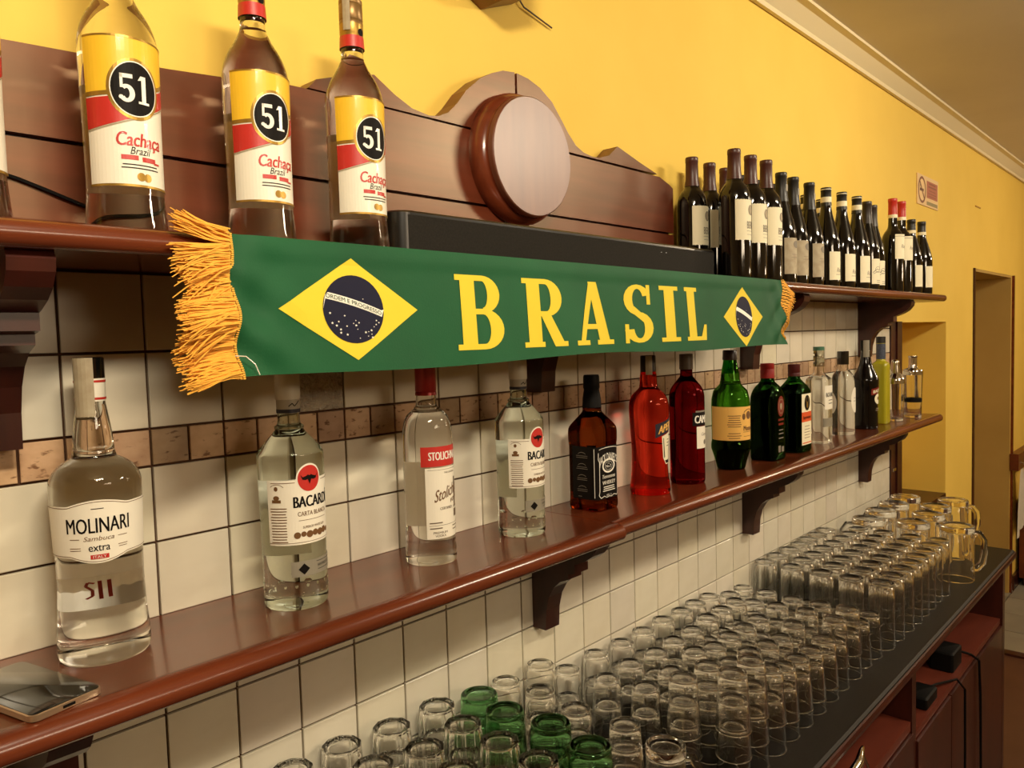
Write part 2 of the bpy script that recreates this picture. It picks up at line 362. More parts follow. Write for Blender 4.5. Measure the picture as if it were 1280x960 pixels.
# ------------------------------------------------------------------ shelves
def bull(y0, yf, z0, z1, lip=.004):
    r = (z1 - z0) / 2; P = [(y0, z0), (y0, z1), (yf + r + .012, z1), (yf + r + .006, z1 + lip * .4)]
    P += [(yf + r - r * math.sin(a), (z0 + z1) / 2 + r * math.cos(a)) for a in [PI * i / 12 for i in range(13)]]
    return P
def corbel(depth, h):
    P = [(0, 0), (-depth * .96, 0)]
    q = [(-.985, -.04), (-.97, -.10), (-.91, -.17), (-.82, -.225), (-.70, -.27), (-.66, -.28), (-.66, -.37), (-.56, -.385), (-.56, -.44), (-.44, -.48), (-.34, -.55), (-.26, -.66), (-.215, -.80), (-.20, -1.0), (0, -1.0)]
    return P + [(a * depth, b * h) for a, b in q]
sh = thing('wall_shelf', 'lower mahogany wall shelf holding the row of spirit bottles and the phone', 'shelf')
MB().prism(bull(-.007, -.222, -.2765, -.2464), FX, -.5, .957, sm=True).build('plank', M_woodL, sh)
MB().prism(bull(-.007, -.209, -.2765, -.2464), FX, .959, 3.19, sm=True).build('plank', M_woodL, sh)
for x in (.018, .933, 1.857, 2.825): MB().prism(corbel(.168, .205), FX, x, x + .042).build('bracket', M_woodD, sh, (0, -.007, -.2765))
us = thing('wall_shelf', 'upper mahogany wall shelf with wine bottles and the green scarf on its edge', 'shelf')
MB().prism(bull(-.007, -.213, .201, .228), FX, -.5, 3.22, sm=True).build('plank', M_woodL, us)
for x in (.004, .933, 1.855, 2.822): MB().prism(corbel(.19, .205), FX, x, x + .042).build('bracket', M_woodD, us, (0, -.007, .201))

# ------------------------------------------------------------------ carved backboard
bb = thing('carved_backboard', 'carved mahogany backboard with wavy crown and round medallion on yellow wall', 'backboard')
YB = -.035
left = [(.441, .478), (.455, .493), (.479, .501), (.51, .509), (.54, .519), (.562, .524), (.578, .515), (.601, .502), (.637, .487), (.674, .482), (.695, .485), (.718, .495), (.739, .514), (.764, .543), (.799, .571), (.831, .588), (.86, .599), (.892, .603)]
right = [(.898, .603), (.93, .600), (.965, .590), (1.001, .570), (1.027, .543), (1.05, .518), (1.075, .497), (1.10, .487), (1.13, .483), (1.155, .484), (1.193, .495), (1.224, .519), (1.237, .516), (1.312, .497), (1.385, .4805)]
MB().prism([(-.4, .229), (-.4, .343), (1.455, .343), (1.455, .229)], FY, YB, .0035).build('plank', M_woodP, bb)
MB().prism([(-.4, .348), (-.4, .42), (-.1, .438), (.068, .448), (.13, .451), (.235, .457), (.306, .463), (.38, .474), (.425, .4755), (1.395, .4755), (1.44, .462), (1.455, .455), (1.455, .348)], FY, YB, .0035).build('plank', M_woodP, bb)
MB().prism([(-.39, .3), (-.39, .41), (1.38, .46), (1.45, .43), (1.45, .3)], FY, YB + .012, .003).build('backing', M_woodD, bb)
MB().prism(left + [(.892, .480)], FY, YB, .0035).build('crown_panel', M_woodP, bb)
MB().prism(right + [(.898, .480)], FY, YB, .0035).build('crown_panel', M_woodP, bb)
md = MB()
def dlathe(mb, prof, cx, cz, n=64):
    vs = []; fs = []
    for (y, r) in prof: vs += [(cx + r * math.cos(2 * PI * i / n), y, cz + r * math.sin(2 * PI * i / n)) for i in range(n)] if r > 1e-6 else [(cx, y, cz)] * n
    for k in range(len(prof) - 1):
        for i in range(n): j = (i + 1) % n; fs.append((k * n + i, k * n + j, (k + 1) * n + j, (k + 1) * n + i))
    return mb.add(vs, fs, 0, True)
ring = chaikin([(YB + .001, .121), (YB - .010, .122), (YB - .020, .119), (YB - .027, .114), (YB - .030, .110), (YB - .032, .1085), (YB - .047, .1085)], .003, 2)
rg = dlathe(md, ring, .886, .437).build('medallion', M_wood, bb)
dlathe(MB(), [(YB - .036, .1088), (YB - .046, .1088), (YB - .0485, .1068), (YB - .0485, 0)], .886, .437).build('disc', mottle('polished_disc', '6a3c29', '7d4c36', .38, (30, 8, 3), 7, coat=.8, bump=.08, bscale=25, cr=.38), rg)
# thin cable along the board
tag(MB().tube([(-.4, YB - .004, .375), (-.1, YB - .004, .335), (.06, YB - .004, .296), (.09, YB - .004, .286), (.13, YB - .004, .272), (.2, YB - .004, .248), (.28, YB - .02, .232), (.45, YB - .03, .232)], .0022, 6).build('cable', M_black),
    'thin black cable sagging across the backboard behind the big bottles', 'cable')

# ------------------------------------------------------------------ bottle kit
def bottle_mesh(prof, m, sec=None, n=48, level=None, wall=.0022, foot=.004):
    # solid glass-and-liquid body; an air cavity above the liquid level
    r0 = prof[0][1]; k = prof[0][2] if len(prof[0]) > 2 else 0
    full = [(foot * .9, 0, k), (foot * .7, r0 * .6, k), (0, r0 * .86, k)] + prof
    full = full + [(prof[-1][0], 0) + tuple(prof[-1][2:])]
    mb = MB().lathe(full, n, sec)
    me = mb.mesh('glass', m)
    if level:
        cav = [p for p in prof if p[0] > level]
        pr = [(level, 0), (level, max(.002, interp(prof, level) - wall))] + [(p[0], max(.002, p[1] - wall)) + tuple(p[2:]) for p in cav[:-1]] + [(cav[-1][0] - .002, max(.002, cav[-1][1] - wall)) + tuple(cav[-1][2:]), (cav[-1][0] - .002, 0)]
        c = MB().lathe(pr, n, sec).mesh('cav', m); c.flip_normals()
        bm = bmesh.new(); bm.from_mesh(me); bm.from_mesh(c); bm.to_mesh(me); bm.free(); bpy.data.meshes.remove(c)
        me.set_sharp_from_angle(angle=math.radians(38))
    return me
def interp(prof, z):
    for a, b in zip(prof, prof[1:]):
        if (a[0] - z) * (b[0] - z) <= 0 and a[0] != b[0]: t = (z - a[0]) / (b[0] - a[0]); return a[1] + t * (b[1] - a[1])
    return prof[-1][1]
def cap(name, m, parent, z0, z1, r, r2=None, ring=None, n=28):
    r2 = r2 or r; p = [(z0, 0), (z0, r)]
    for zz in (ring or []): p += [(zz - .0012, r + (r2 - r) * (zz - z0) / (z1 - z0)), (zz, r * .95), (zz + .0012, r + (r2 - r) * (zz - z0) / (z1 - z0))]
    p += [(z1 - .0012, r2), (z1, r2 - .0014), (z1, 0)]
    return MB().lathe(p, n).build(name, m, parent)
def strip(parent, r, z0, z1, th, w, name='tax_strip', m=None):
    Print().rect(-w / 2, w / 2, z0, z1).build(name, m or M_greyL, parent, lambda u, v, o: ((r + .0012) * math.sin(th + u / r), -(r + .0012) * math.cos(th + u / r), v))

# --- big white-rum style bottles with the black oval (upper shelf, left)
ZU = .2285
def cachaca(loc, label):
    t = thing('cachaca_bottle', label, 'bottle', loc, 'tall liquor bottles on the upper shelf')
    pr = chaikin([(0, .0425), (.004, .0428), (.03, .0405), (.052, .039), (.12, .0395), (.195, .0408), (.215, .0405), (.235, .034), (.252, .0235), (.266, .0165), (.275, .0152), (.283, .0152), (.284, .017), (.288, .017), (.289, .0145), (.30, .0145), (.345, .0145)], .007)
    obj('glass', bottle_mesh(pr, M_clear, level=.268), t)
    Sf = round_surf(lambda z: .0396 + max(0, min(.0012, (z - .12) * .016)))
    hw = .052; zb, zt = .05, .2085
    lb = Print().rect(-hw, hw, zb, zt).build('label', M_paper, t, Sf, .0003, stepv=.012)
    sf = lambda u: (u + hw) / (2 * hw)
    mid = lambda u: .149 + .026 * sf(u) ** 2.4
    low = lambda u: .110 + .040 * sf(u) ** 1.5
    B = dict(stepv=.012)
    Print().band(-hw, hw, mid, zt - .001, 24).build('yellow_field', M_yel, lb, Sf, .0006, **B)
    Print().band(-hw, hw, lambda u: mid(u) - .0045, mid, 24).build('gold_line', M_gold, lb, Sf, .0009, **B)
    Print().band(-hw, hw, zt - .002, zt, 8).build('gold_line', M_gold, lb, Sf, .0009); Print().band(-hw, hw, zb, zb + .0025, 8).build('gold_line', M_gold, lb, Sf, .0009)
    Print().band(-hw, hw, low, lambda u: mid(u) - .0062, 24).build('red_band', M_red, lb, Sf, .0008, **B)
    Print().band(-hw, hw, lambda u: low(u) - .0022, lambda u: low(u) - .0006, 24).build('grey_line', M_greyL, lb, Sf, .0008, **B)  # thin printed grey line just below the red band
    zc = .1535
    Print().ell(0, zc, .0275, .0325, 40).build('gold_rim', M_gold, lb, Sf, .0011, **B)
    Print().arc(0, zc, (.0245, .0292), (.0234, .0280), 0, 2 * PI, 40).build('white_rim', M_white, lb, Sf, .0014, **B)
    Print().ell(0, zc, .0234, .0280, 40).build('black_oval', M_ink, lb, Sf, .0013, **B)
    n5 = Print().rect(-.0145, -.0118, zc + .000, zc + .0145).rect(-.0145, -.0025, zc + .0105, zc + .0148).arc(-.0085, zc - .0055, (.0078, .0094), (.0027, .0054), -2.5, 2.3, 18).ell(-.0138, zc - .0098, .0022, .0022, 12)
    n5.rect(.0062, .0108, zc - .0130, zc + .0148).rect(.0028, .0142, zc - .0147, zc - .0122).poly([(.0025, zc + .0095), (.0066, zc + .0105), (.0066, zc + .0148), (.0055, zc + .0148)])
    n5.build('numerals', M_white, lb, Sf, .0017, **B)
    Print().text('Cachaça', .004, .1005, .0145, .050, .022, .18).build('red_lettering', M_red, lb, Sf, .0007)
    Print().rect(-.017, .0, .0785, .0835).rect(.004, .020, .0775, .0825).rect(.018, .026, .0765, .0785).build('red_seal', M_red, lb, Sf, .0007)
    Print().text('Brazil', .003, .0885, .0078, .022, 0, .3).lines(-.018, .024, (.0735, .070), .0011, .1).build('black_lettering', M_ink, lb, Sf, .0007)
    Print().ell(.002, .061, .0045, .0045, 20).ell(.009, .0605, .0045, .0045, 20).build('gold_seal', M_gold, lb, Sf, .0007)
    Print().rect(-.032, .032, .05, .172).build('back_label', M_backp, t, lambda u, v, o: (-(.0398 + o) * math.sin(u / .04), (.0398 + o) * math.cos(u / .04), v), .0004)
    cp = cap('cap', mat('bronze_cap', '8a6a3c', .35, metal=.5), t, .316, .35, .0165, .0162, [.321, .343])
    MB().lathe([(.29, .0157), (.303, .0162), (.3035, .0164), (.316, .0164)], 28).build('neck_band', M_gold, t)
    nb = MB().lathe([(.283, .0174), (.299, .0166)], 28).build('neck_label', M_red, t)
    Print().ell(.004, .304, .005, .005).build('neck_seal', M_ink, nb, round_surf(.0165), .0004)
    strip(t, .0165, .305, .351, -1.0, .010)
    return t
cachaca((.459, -.12, ZU + .0012), 'rightmost of the tall yellow and white labelled liquor bottles, beside the soundbar')
cachaca((.308, -.12, ZU + .0012), 'tall yellow and white labelled liquor bottle, second from the soundbar')
cachaca((.143, -.12, ZU), 'tall yellow and white labelled liquor bottle left of the scarf fringe')
cachaca((-.012, -.12, ZU), 'tall yellow and white labelled liquor bottle cut off by the left picture edge')

# --- spirit bottles on the lower shelf
ZL = -.2462
def spirit(name, label, loc): return thing(name, label, 'bottle', loc)
t = spirit('sambuca_bottle', 'big clear liqueur bottle with white wavy label beside the phone', (.108, -.076, ZL))
pr = chaikin([(0, .0455), (.004, .0485), (.02, .0485), (.05, .0462), (.0884, .0446), (.1167, .0454), (.1897, .0478), (.205, .0478), (.2195, .0391), (.2265, .0275), (.2287, .0221), (.2565, .0202), (.286, .0158), (.29, .0150), (.34, .0150)], .007)
obj('glass', bottle_mesh(pr, M_clear, level=.231), t)
Sf = round_surf(lambda z: .0453 + (z - .1167) * .034); FC = -.32   # label turned slightly towards the camera
SfM = lambda u, v, o: (lambda R_, th: (R_ * math.sin(th), -R_ * math.cos(th), v))(.0456 + (v - .1167) * .034 + o, u / .046 + FC)
lo = lambda u: .1225 - .007 * math.cos(u * 52) * (abs(u) < .03) - .007 * (abs(u) >= .03) * math.cos(.03 * 52)
hi = lambda u: .180 + .006 * math.cos(u * 52) * (abs(u) < .03) + .006 * (abs(u) >= .03) * math.cos(.03 * 52)
lb = Print().band(-.066, .066, lo, hi, 36).build('label', M_paper, t, SfM, .0004)
Print().text('MOLINARI', 0, .158, .0165, .064, .012).text('extra', 0, .1335, .0085, .021, .01).rect(-.006, .006, .176, .1768).build('black_lettering', M_ink, lb, SfM, .0008)
Print().text('Sambuca', 0, .1435, .005, .030, 0, .25).lines(-.030, -.018, (.1335, .131), .0007).lines(.018, .030, (.1335, .131), .0007).rect(-.029, -.019, .143, .1437).rect(.019, .029, .143, .1437).band(-.066, .066, lambda u: hi(u) - .0022, lambda u: hi(u) - .0016, 36).band(-.066, .066, lambda u: lo(u) + .0016, lambda u: lo(u) + .0022, 36).build('grey_lettering', M_brown, lb, SfM, .0008)
rb = Print().rect(-.009, .009, .1205, .1253).build('red_tab', M_red, lb, SfM, .0010)
Print().text('ITALY', 0, .1229, .003, .013, .01).build('tab_lettering', M_white, lb, SfM, .0013)
bl = lambda u, v, o: (-(.0450 + o) * math.sin(u / .046 + FC), (.0450 + o) * math.cos(u / .046 + FC), v)
b2 = Print().rect(-.04, .04, .045, .085).build('back_label', M_backp, t, bl, .0004)
Print().stroke([(.0035, .0765), (.0065, .0785), (.0075, .074), (.0045, .068), (.0045, .061), (.0075, .058)], .0016).stroke([(.0005, .056), (.001, .079)], .0020).stroke([(-.004, .057), (-.0035, .079)], .0020).build('monogram', M_red, b2, bl, -.0003)
cap('cap', M_blackg, t, .318, .342, .0162); nb = MB().lathe([(.292, .0158), (.318, .0162)], 28).build('neck_label', M_paper, t)
MB().lathe([(.3135, .0165), (.316, .0165)], 28).build('red_ring', M_red, nb); MB().lathe([(.294, .0163), (.2965, .0163)], 28).build('red_ring', M_red, nb)
strip(t, .0163, .272, .3415, -.75, .022)

def rum(loc, label, s=1.0):
    t = spirit('rum_bottle', label, loc)
    pr = chaikin([(0, .040), (.004, .0426), (.0327, .0423), (.0571, .0421), (.0847, .0424), (.1813, .0436), (.1999, .0438), (.2085, .0428), (.2365, .0178), (.2375, .0195), (.2415, .0195), (.243, .0150), (.2585, .0145), (.31, .0143)], .005)
    obj('glass', bottle_mesh(pr, M_bac, level=.238), t)
    # dimples pressed into the foot
    Sf = round_surf(lambda z: .0423 + max(0, (z - .06)) * .0108)
    d = MB()
    for i in range(18):
        for k in range(2):
            th = 2 * PI * (i + .5 * k) / 18; x, y, z = (.0422 * math.sin(th), -.0422 * math.cos(th), .022 + .011 * k)
            d.add([(x + math.sin(th) * .0012, y - math.cos(th) * .0012, z)] + [(x + math.cos(th) * .0022 * math.cos(a), y + math.sin(th) * .0022 * math.cos(a), z + .003 * math.sin(a)) for a in [PI * j / 3 for j in range(6)]], [(0, 1 + j, 1 + (j + 1) % 6) for j in range(6)], 0, True)
    d.build('dimples', M_bac, t)
    hw = .056
    lb = Print().rect(-hw, hw, .088, .174).ell(.0, .1745, .0175, .0195, 36).build('label', M_paper, t, Sf, .0004)
    Print().ell(0, .1745, .0155, .0172, 36).build('red_disc', M_red, lb, Sf, .0008)
    Print().poly([(-.012, .180), (-.009, .1765), (-.0045, .178), (-.002, .1795), (0, .178), (.002, .1795), (.0045, .178), (.009, .1765), (.012, .180), (.0095, .1735), (.0055, .1725), (.0025, .1735), (0, .1665), (-.0025, .1735), (-.0055, .1725), (-.0095, .1735)]).build('emblem', M_ink, lb, Sf, .0012)
    Print().text('BACARDÍ', .006, .1445, .0145, .056, .03).build('lettering', M_ink, lb, Sf, .0008)
    p = Print().text('CARTA BLANCA', .006, .1285, .0058, .046, .012).text('SUPERIOR WHITE RUM', .006, .1105, .0032, .034, .008).rect(-.016, .028, .1195, .1201).lines(-.052, -.030, [.0925 + .0037 * i for i in range(13)], .0012, .15)
    p.rect(-.049, -.037, .1445, .1485).ell(-.043, .151, .004, .003).ell(-.043, .163, .0025, .003).arc(-.042, .160, (.011, .009), (.0104, .0084), .6, 2.5).rect(-.05, -.019, .170, .1708).rect(.019, .05, .170, .1708).rect(-hw, hw, .0905, .0911)
    for i, r in enumerate((.0044, .0035, .0047, .0042, .0048, .0046, .0035)): p.ell(-.0185 + i * .0082, .1005 + (i % 2) * .001, r, r)
    p.build('small_lettering', M_brown, lb, Sf, .0008)
    l2 = Print().rect(-.028, .056, .045, .0655).build('lower_label', M_silver, t, Sf, .0004)
    Print().poly([(-.019, .055), (-.0115, .0625), (-.004, .055), (-.0115, .0475)]).text('SANTIAGO DE CUBA', .025, .0565, .0034, .034, .006).lines(.006, .05, (.051, .062), .0007).build('lettering', M_ink, l2, Sf, .0008)
    Print().rect(-.032, .032, .06, .165).build('back_label', M_backp, t, lambda u, v, o: (-(.0425 + o) * math.sin(u / .0425), (.0425 + o) * math.cos(u / .0425), v), .0004)
    cap('cap', mat('pale_cap', 'c9c0aa', .35), t, .277, .312, .0165); nb = MB().lathe([(.2585, .0152), (.277, .0156)], 28).build('neck_label', mat('grey_neck', 'a9a08c', .45), t)
    MB().lathe([(.2590, .0156), (.2640, .0157)], 28).build('dark_ring', M_inkN, nb); Print().stroke([(-.008, .268), (-.003, .272), (.0, .268), (.008, .275)], .0012).build('signature', M_ink, nb, round_surf(.0157), .0003)
    return t
rum((.344, -.102, ZL), 'clear rum bottle with a red disc on its white label, left of the red-banded vodka')
rum((.806, -.100, ZL), 'clear rum bottle with a red disc on its label, beside the square whiskey bottle')

t = spirit('vodka_bottle', 'clear vodka bottle with red band over a cream label, between two rum bottles', (.591, -.098, ZL))
pr = chaikin([(0, .0395), (.004, .0412), (.02, .0412), (.027, .0398), (.05, .0396), (.186, .0398), (.2, .0397), (.218, .0380), (.232, .0335), (.2405, .0235), (.243, .0195), (.246, .0195), (.2475, .0165), (.262, .0158), (.31, .0150)], .006)
obj('glass', bottle_mesh(pr, M_clear, level=.2375), t); Sf = round_surf(.0398)
lb = Print().rect(-.040, .046, .155, .186).build('red_label', M_red, t, Sf, .0004)
Print().text('STOLICHNAYA', .006, .1715, .0125, .068, .025).build('lettering', M_white, lb, Sf, .0008)
l2 = Print().rect(-.034, .046, .042, .153).build('label', M_paper, t, Sf, .0004)
Print().text('Stolichnaya', .012, .117, .018, .066, .01, .35, tilt=.28).text('vodka', .022, .104, .010, .026, .008, .35, tilt=.28).build('script', M_brown, l2, Sf, .0008)
Print().rect(-.03, .042, .1495, .1500).text('THE ORIGINAL', .010, .1445, .0026, .026, .006).text('CERTIFIED', .0, .089, .004, .024, .02).text('ALPHA', .026, .0885, .004, .018, .02).rect(-.03, .042, .0625, .0631).text('PREMIUM', -.012, .0515, .0036, .024, .015).text('VODKA', -.012, .0465, .0036, .018, .015).lines(-.03, -.008, (.0585, .067), .0018, .2).lines(.012, .034, (.0585, .053), .0016, .2).rect(.02, .026, .088, .135).rect(.018, .032, .072, .084).build('small_lettering', mat('grey_brown', '6d5c48', .6), l2, Sf, .0008)
Print().rect(-.03, .03, .05, .155).build('back_label', M_backp, t, lambda u, v, o: (-(.0398 + o) * math.sin(u / .0398), (.0398 + o) * math.cos(u / .0398), v), .0004)
cap('cap', mat('red_cap', '9a2620', .35, metal=.3), t, .264, .312, .0168, .0165, [.27])

t = spirit('whiskey_bottle', 'square amber whiskey bottle with black label and black cap', (1.044, -.084, ZL))
a = .0385
sec, rho = boxsec(1, 1, 7); secJ = lambda th, m, r: sec(th, m, r)
pr = chaikin([(0, .0365, 1), (.004, a, 1), (.016, a, 1), (.019, .0378, 1), (.132, .0378, 1), (.136, .0388, 1), (.158, .0392, 1), (.168, .0375, 1), (.182, .029, .7), (.196, .0195, .15), (.2, .019, 0), (.208, .0195, 0), (.214, .0165, 0), (.225, .0165, 0), (.24, .0145, 0), (.266, .0143, 0)], .004)
obj('glass', bottle_mesh(pr, M_amber, secJ, 72, level=.205), t); Sf = box_surf(.0378, .0378, 7)
lb = Print().rect(-.093, .093, .024, .130).build('label', M_ink, t, Sf, .0004)
p = Print().text('JACK DANIEL\'S', 0, .108, .0155, .058, .025, arch=10).text('Old', 0, .0945, .0028, .007, .01).text('No.7', 0, .089, .0055, .017, .03).text('Tennessee', 0, .069, .0075, .042, .02, .2).text('WHISKEY', 0, .0565, .0075, .042, .025).lines(-.021, .021, (.048, .044, .040), .0017, .2).text('40% 1L', 0, .031, .0042, .018, .01)
p.arc(0, .090, (.0205, .0145), (.0165, .011), 0, 2 * PI, 40).arc(0, .09, (.0125, .0088), (.0118, .0082), 0, 2 * PI, 30)
p.arc(0, .1235, (.03, .004), (.028, .0028), .1, 3.0, 20).stroke([(-.031, .118), (-.0315, .105), (-.0285, .099), (-.029, .04), (-.031, .033), (-.026, .027), (-.016, .030), (-.008, .0265), (0, .028)], .0012).stroke([(.031, .118), (.0315, .105), (.0285, .099), (.029, .04), (.031, .033), (.026, .027), (.016, .030), (.008, .0265), (0, .028)], .0012)
p.rect(-.0405, -.0392, .028, .126)
p.build('white_lettering', M_white, lb, Sf, .0009)
p = Print()
for z in (.115, .0925, .0700, .0475): p.arc(-.069, z - .004, (.011, .0075), (.0105, .0064), .5, 2.65).lines(-.083, -.055, (z - .004, z - .0075), .0009, .2)
p.lines(-.080, -.07, (.029,), .001); p.build('side_lettering', M_greyI, lb, Sf, .0009)
MB().lathe([(.206, 0), (.206, .0195), (.224, .0185), (.236, .0165), (.242, .0155), (.246, .0168), (.268, .0163), (.2715, .015), (.2715, 0)], 32).build('cap', M_black, t)

t = spirit('aperitif_bottle', 'bright orange-red aperitif bottle with dark band label', (1.239, -.094, ZL))
pr = chaikin([(0, .0425), (.005, .0445), (.012, .0445), (.03, .0415), (.0538, .0395), (.0807, .0388), (.1075, .0398), (.155, .0425), (.1788, .0440), (.2, .0436), (.216, .0375), (.2275, .0255), (.2335, .0200), (.238, .0200), (.2415, .0190), (.26, .0182), (.27, .0168), (.30, .0165)], .007)
obj('glass', bottle_mesh(pr, M_aper, level=.262), t)
Sf = lambda u, v, o: (lambda R_, th: (R_ * math.sin(th), -R_ * math.cos(th), v))(interp(pr, v) + o, u / .041)
lb = Print().poly([(-.028, .125), (.045, .148), (.045, .175), (-.028, .155)]).build('label', M_inkN, t, Sf, .0006, stepv=.008)
Print().text('APEROL', .009, .1505, .0165, .062, .03, .2, tilt=.29).build('lettering', M_yelM, lb, Sf, .0011, stepv=.01)
l2 = Print().poly([(-.012, .128), (.036, .142), (.034, .078), (.026, .066), (.002, .066), (-.007, .08)]).build('lower_label', M_creamL, t, Sf, .0006, stepv=.008)
Print().poly([(-.008, .124), (-.0065, .1245), (-.001, .082), (-.004, .080)]).poly([(-.001, .075), (.028, .075), (.026, .068), (.003, .068)]).lines(.004, .026, (.12, .113, .106), .0016).build('print', M_ink, l2, Sf, .001, stepv=.008)
MB().lathe([(.268, 0), (.268, .0172), (.302, .0168), (.304, .0155), (.304, 0)], 28).build('cap', M_capBr, t); strip(t, .0172, .262, .303, -.9, .014)

t = spirit('bitter_bottle', 'dark crimson bitter bottle with black and white label', (1.392, -.100, ZL))
pr = chaikin([(0, .038), (.004, .0405), (.05, .0402), (.1937, .0410), (.208, .0405), (.222, .0365), (.236, .026), (.248, .0155), (.252, .0145), (.26, .0141), (.29, .0138)], .006)
obj('glass', bottle_mesh(pr, M_camp, level=.262), t); Sf = round_surf(.0407)
lb = Print().rect(-.030, .045, .136, .167).build('label', M_ink, t, Sf, .0006)
Print().text('CAMPARI', .008, .151, .0175, .066, .035).build('lettering', M_white, lb, Sf, .001)
Print().rect(-.022, .045, .167, .171).build('top_edge', M_greyI, t, Sf, .0006)
l2 = Print().rect(-.020, .045, .083, .134).build('lower_label', M_paper, t, Sf, .0006); Print().text('Campari', .010, .116, .007, .032, 0, .3).ell(.008, .097, .006, .006).build('print', M_greyI, l2, Sf, .001)
cap('cap', mat('bitter_cap', '5d5144', .4), t, .266, .302, .0158)

t = spirit('amaro_bottle', 'green-necked amaro bottle with honey yellow label and flared foot', (1.614, -.098, ZL))
pr = chaikin([(0, .033), (.003, .0352), (.021, .0392), (.046, .0470), (.052, .0492), (.064, .0494), (.0715, .0478), (.0745, .0474), (.1659, .0480), (.18, .0472), (.2009, .0425), (.211, .032), (.2195, .0252), (.2215, .0262), (.226, .0246), (.2481, .0218), (.272, .0175), (.286, .0160), (.298, .0158)], .0022)
obj('glass', bottle_mesh(pr, M_green, level=.245), t)
MB().lathe([(.0735, 0), (.0735, .0470), (.0715, .0472), (.064, .0489), (.052, .0487), (.046, .0465), (.021, .0387), (.003, .0347), (.003, 0)], 48).build('liquid', M_dark, t)
Sf = round_surf(lambda z: .0475 + (z - .0745) * .0066)
lb = Print().rect(-.11, .05, .077, .162).build('label', M_yelM, t, Sf, .0006)
Print().text('Montenegro', .010, .1075, .0125, .058, .03).lines(-.06, -.025, [.083 + .006 * i for i in range(3)] + [.112 + .0055 * i for i in range(6)], .0018).lines(-.02, .04, (.098, .087), .001).ell(-.001, .140, .009, .0105).ell(-.018, .137, .005, .008).ell(.016, .139, .006, .009).arc(0, .142, (.02, .014), (.018, .012), .3, 2.8).build('lettering', M_brown, lb, Sf, .001)
MB().lathe([(.279, 0), (.279, .0185), (.284, .0188), (.29, .0182), (.302, .0180), (.304, .0165), (.304, 0)], 28).build('cap', mat('amaro_cap', '35221a', .35), t)

def boxy(name, label, loc, W_, D_, h, mats_, capm, zs=None):
    t = spirit(name, label, loc); secB, rhoB = boxsec(W_ / .04, D_ / .04, 5)
    return t, secB
t, secB = boxy('herbal_liqueur_bottle', 'dark green flat-sided bottle with red cap and red emblem', (1.802, -.112, ZL), .044, .037, 0, 0, 0)
pr = chaikin([(0, .038, 1), (.004, .040, 1), (.158, .040, 1), (.178, .0385, 1), (.198, .031, .8), (.21, .0205, .3), (.216, .0175, 0), (.245, .0160, 0)], .006)
obj('glass', bottle_mesh(pr, M_dgreen, secB, 56, level=.21), t); Sf = box_surf(.044, .037, 5)
pl = [(p[0], p[1] - .0006) + p[2:] for p in pr if .004 < p[0] < .176]
MB().lathe([(.005, 0, 1)] + pl + [(pl[-1][0], 0, 1)], 56, secB).build('liquid', M_dark, t)
lb = Print().ell(.0, .146, .020, .028).build('emblem', M_redD, t, Sf, .0006); Print().arc(0, .146, (.014, .02), (.0125, .0185), 0, 2 * PI, 30).ell(0, .146, .006, .009).build('emblem_ring', M_greyL, lb, Sf, .001)
Print().lines(-.017, .017, (.110, .098), .006, .2).build('red_lettering', M_redD, t, Sf, .0006); Print().lines(-.018, .018, (.082, .072, .06), .003, .3).rect(-.017, -.003, .022, .04).rect(.003, .017, .022, .036).build('white_lettering', M_greyI, t, Sf, .0006)
cap('cap', mat('cherry_cap', '8a1c17', .5, .25), t, .222, .262, .0185, .0183, [.247])
t, secB = boxy('herbal_liqueur_bottle', 'dark green flat-sided bottle with cream and orange label and maroon cap', (1.974, -.114, ZL), .046, .037, 0, 0, 0)
pr = chaikin([(0, .038, 1), (.004, .040, 1), (.168, .040, 1), (.182, .0375, 1), (.197, .027, .7), (.209, .0185, .2), (.215, .0158, 0), (.24, .0150, 0)], .005)
obj('glass', bottle_mesh(pr, M_dgreen, secB, 56, level=.2), t); Sf = box_surf(.046, .037, 5)
pl = [(p[0], p[1] - .0006) + p[2:] for p in pr if .004 < p[0] < .172]
MB().lathe([(.005, 0, 1)] + pl + [(pl[-1][0], 0, 1)], 56, secB).build('liquid', M_dark, t)
lb = Print().rect(-.033, .033, .022, .168).build('label', M_creamL, t, Sf, .0006)
Print().rect(-.033, .033, .088, .116).rect(-.03, .03, .026, .029).build('orange_band', M_oran, lb, Sf, .001)
Print().text('Jägermeister', 0, .101, .009, .054, .02).ell(0, .142, .018, .022).build('lettering', M_ink, lb, Sf, .0013)
Print().ell(0, .136, .006, .009).stroke([(-.004, .142), (-.010, .150), (-.006, .158)], .002).stroke([(.004, .142), (.010, .150), (.006, .158)], .002).build('stag_emblem', M_gold, lb, Sf, .0016); Print().lines(-.02, .02, (.075, .066, .058, .05, .042), .0015, .4).build('small_lettering', M_brown, lb, Sf, .001)
cap('cap', mat('maroon_cap', '4a1411', .5, .25), t, .218, .252, .0172, .017, [.228])

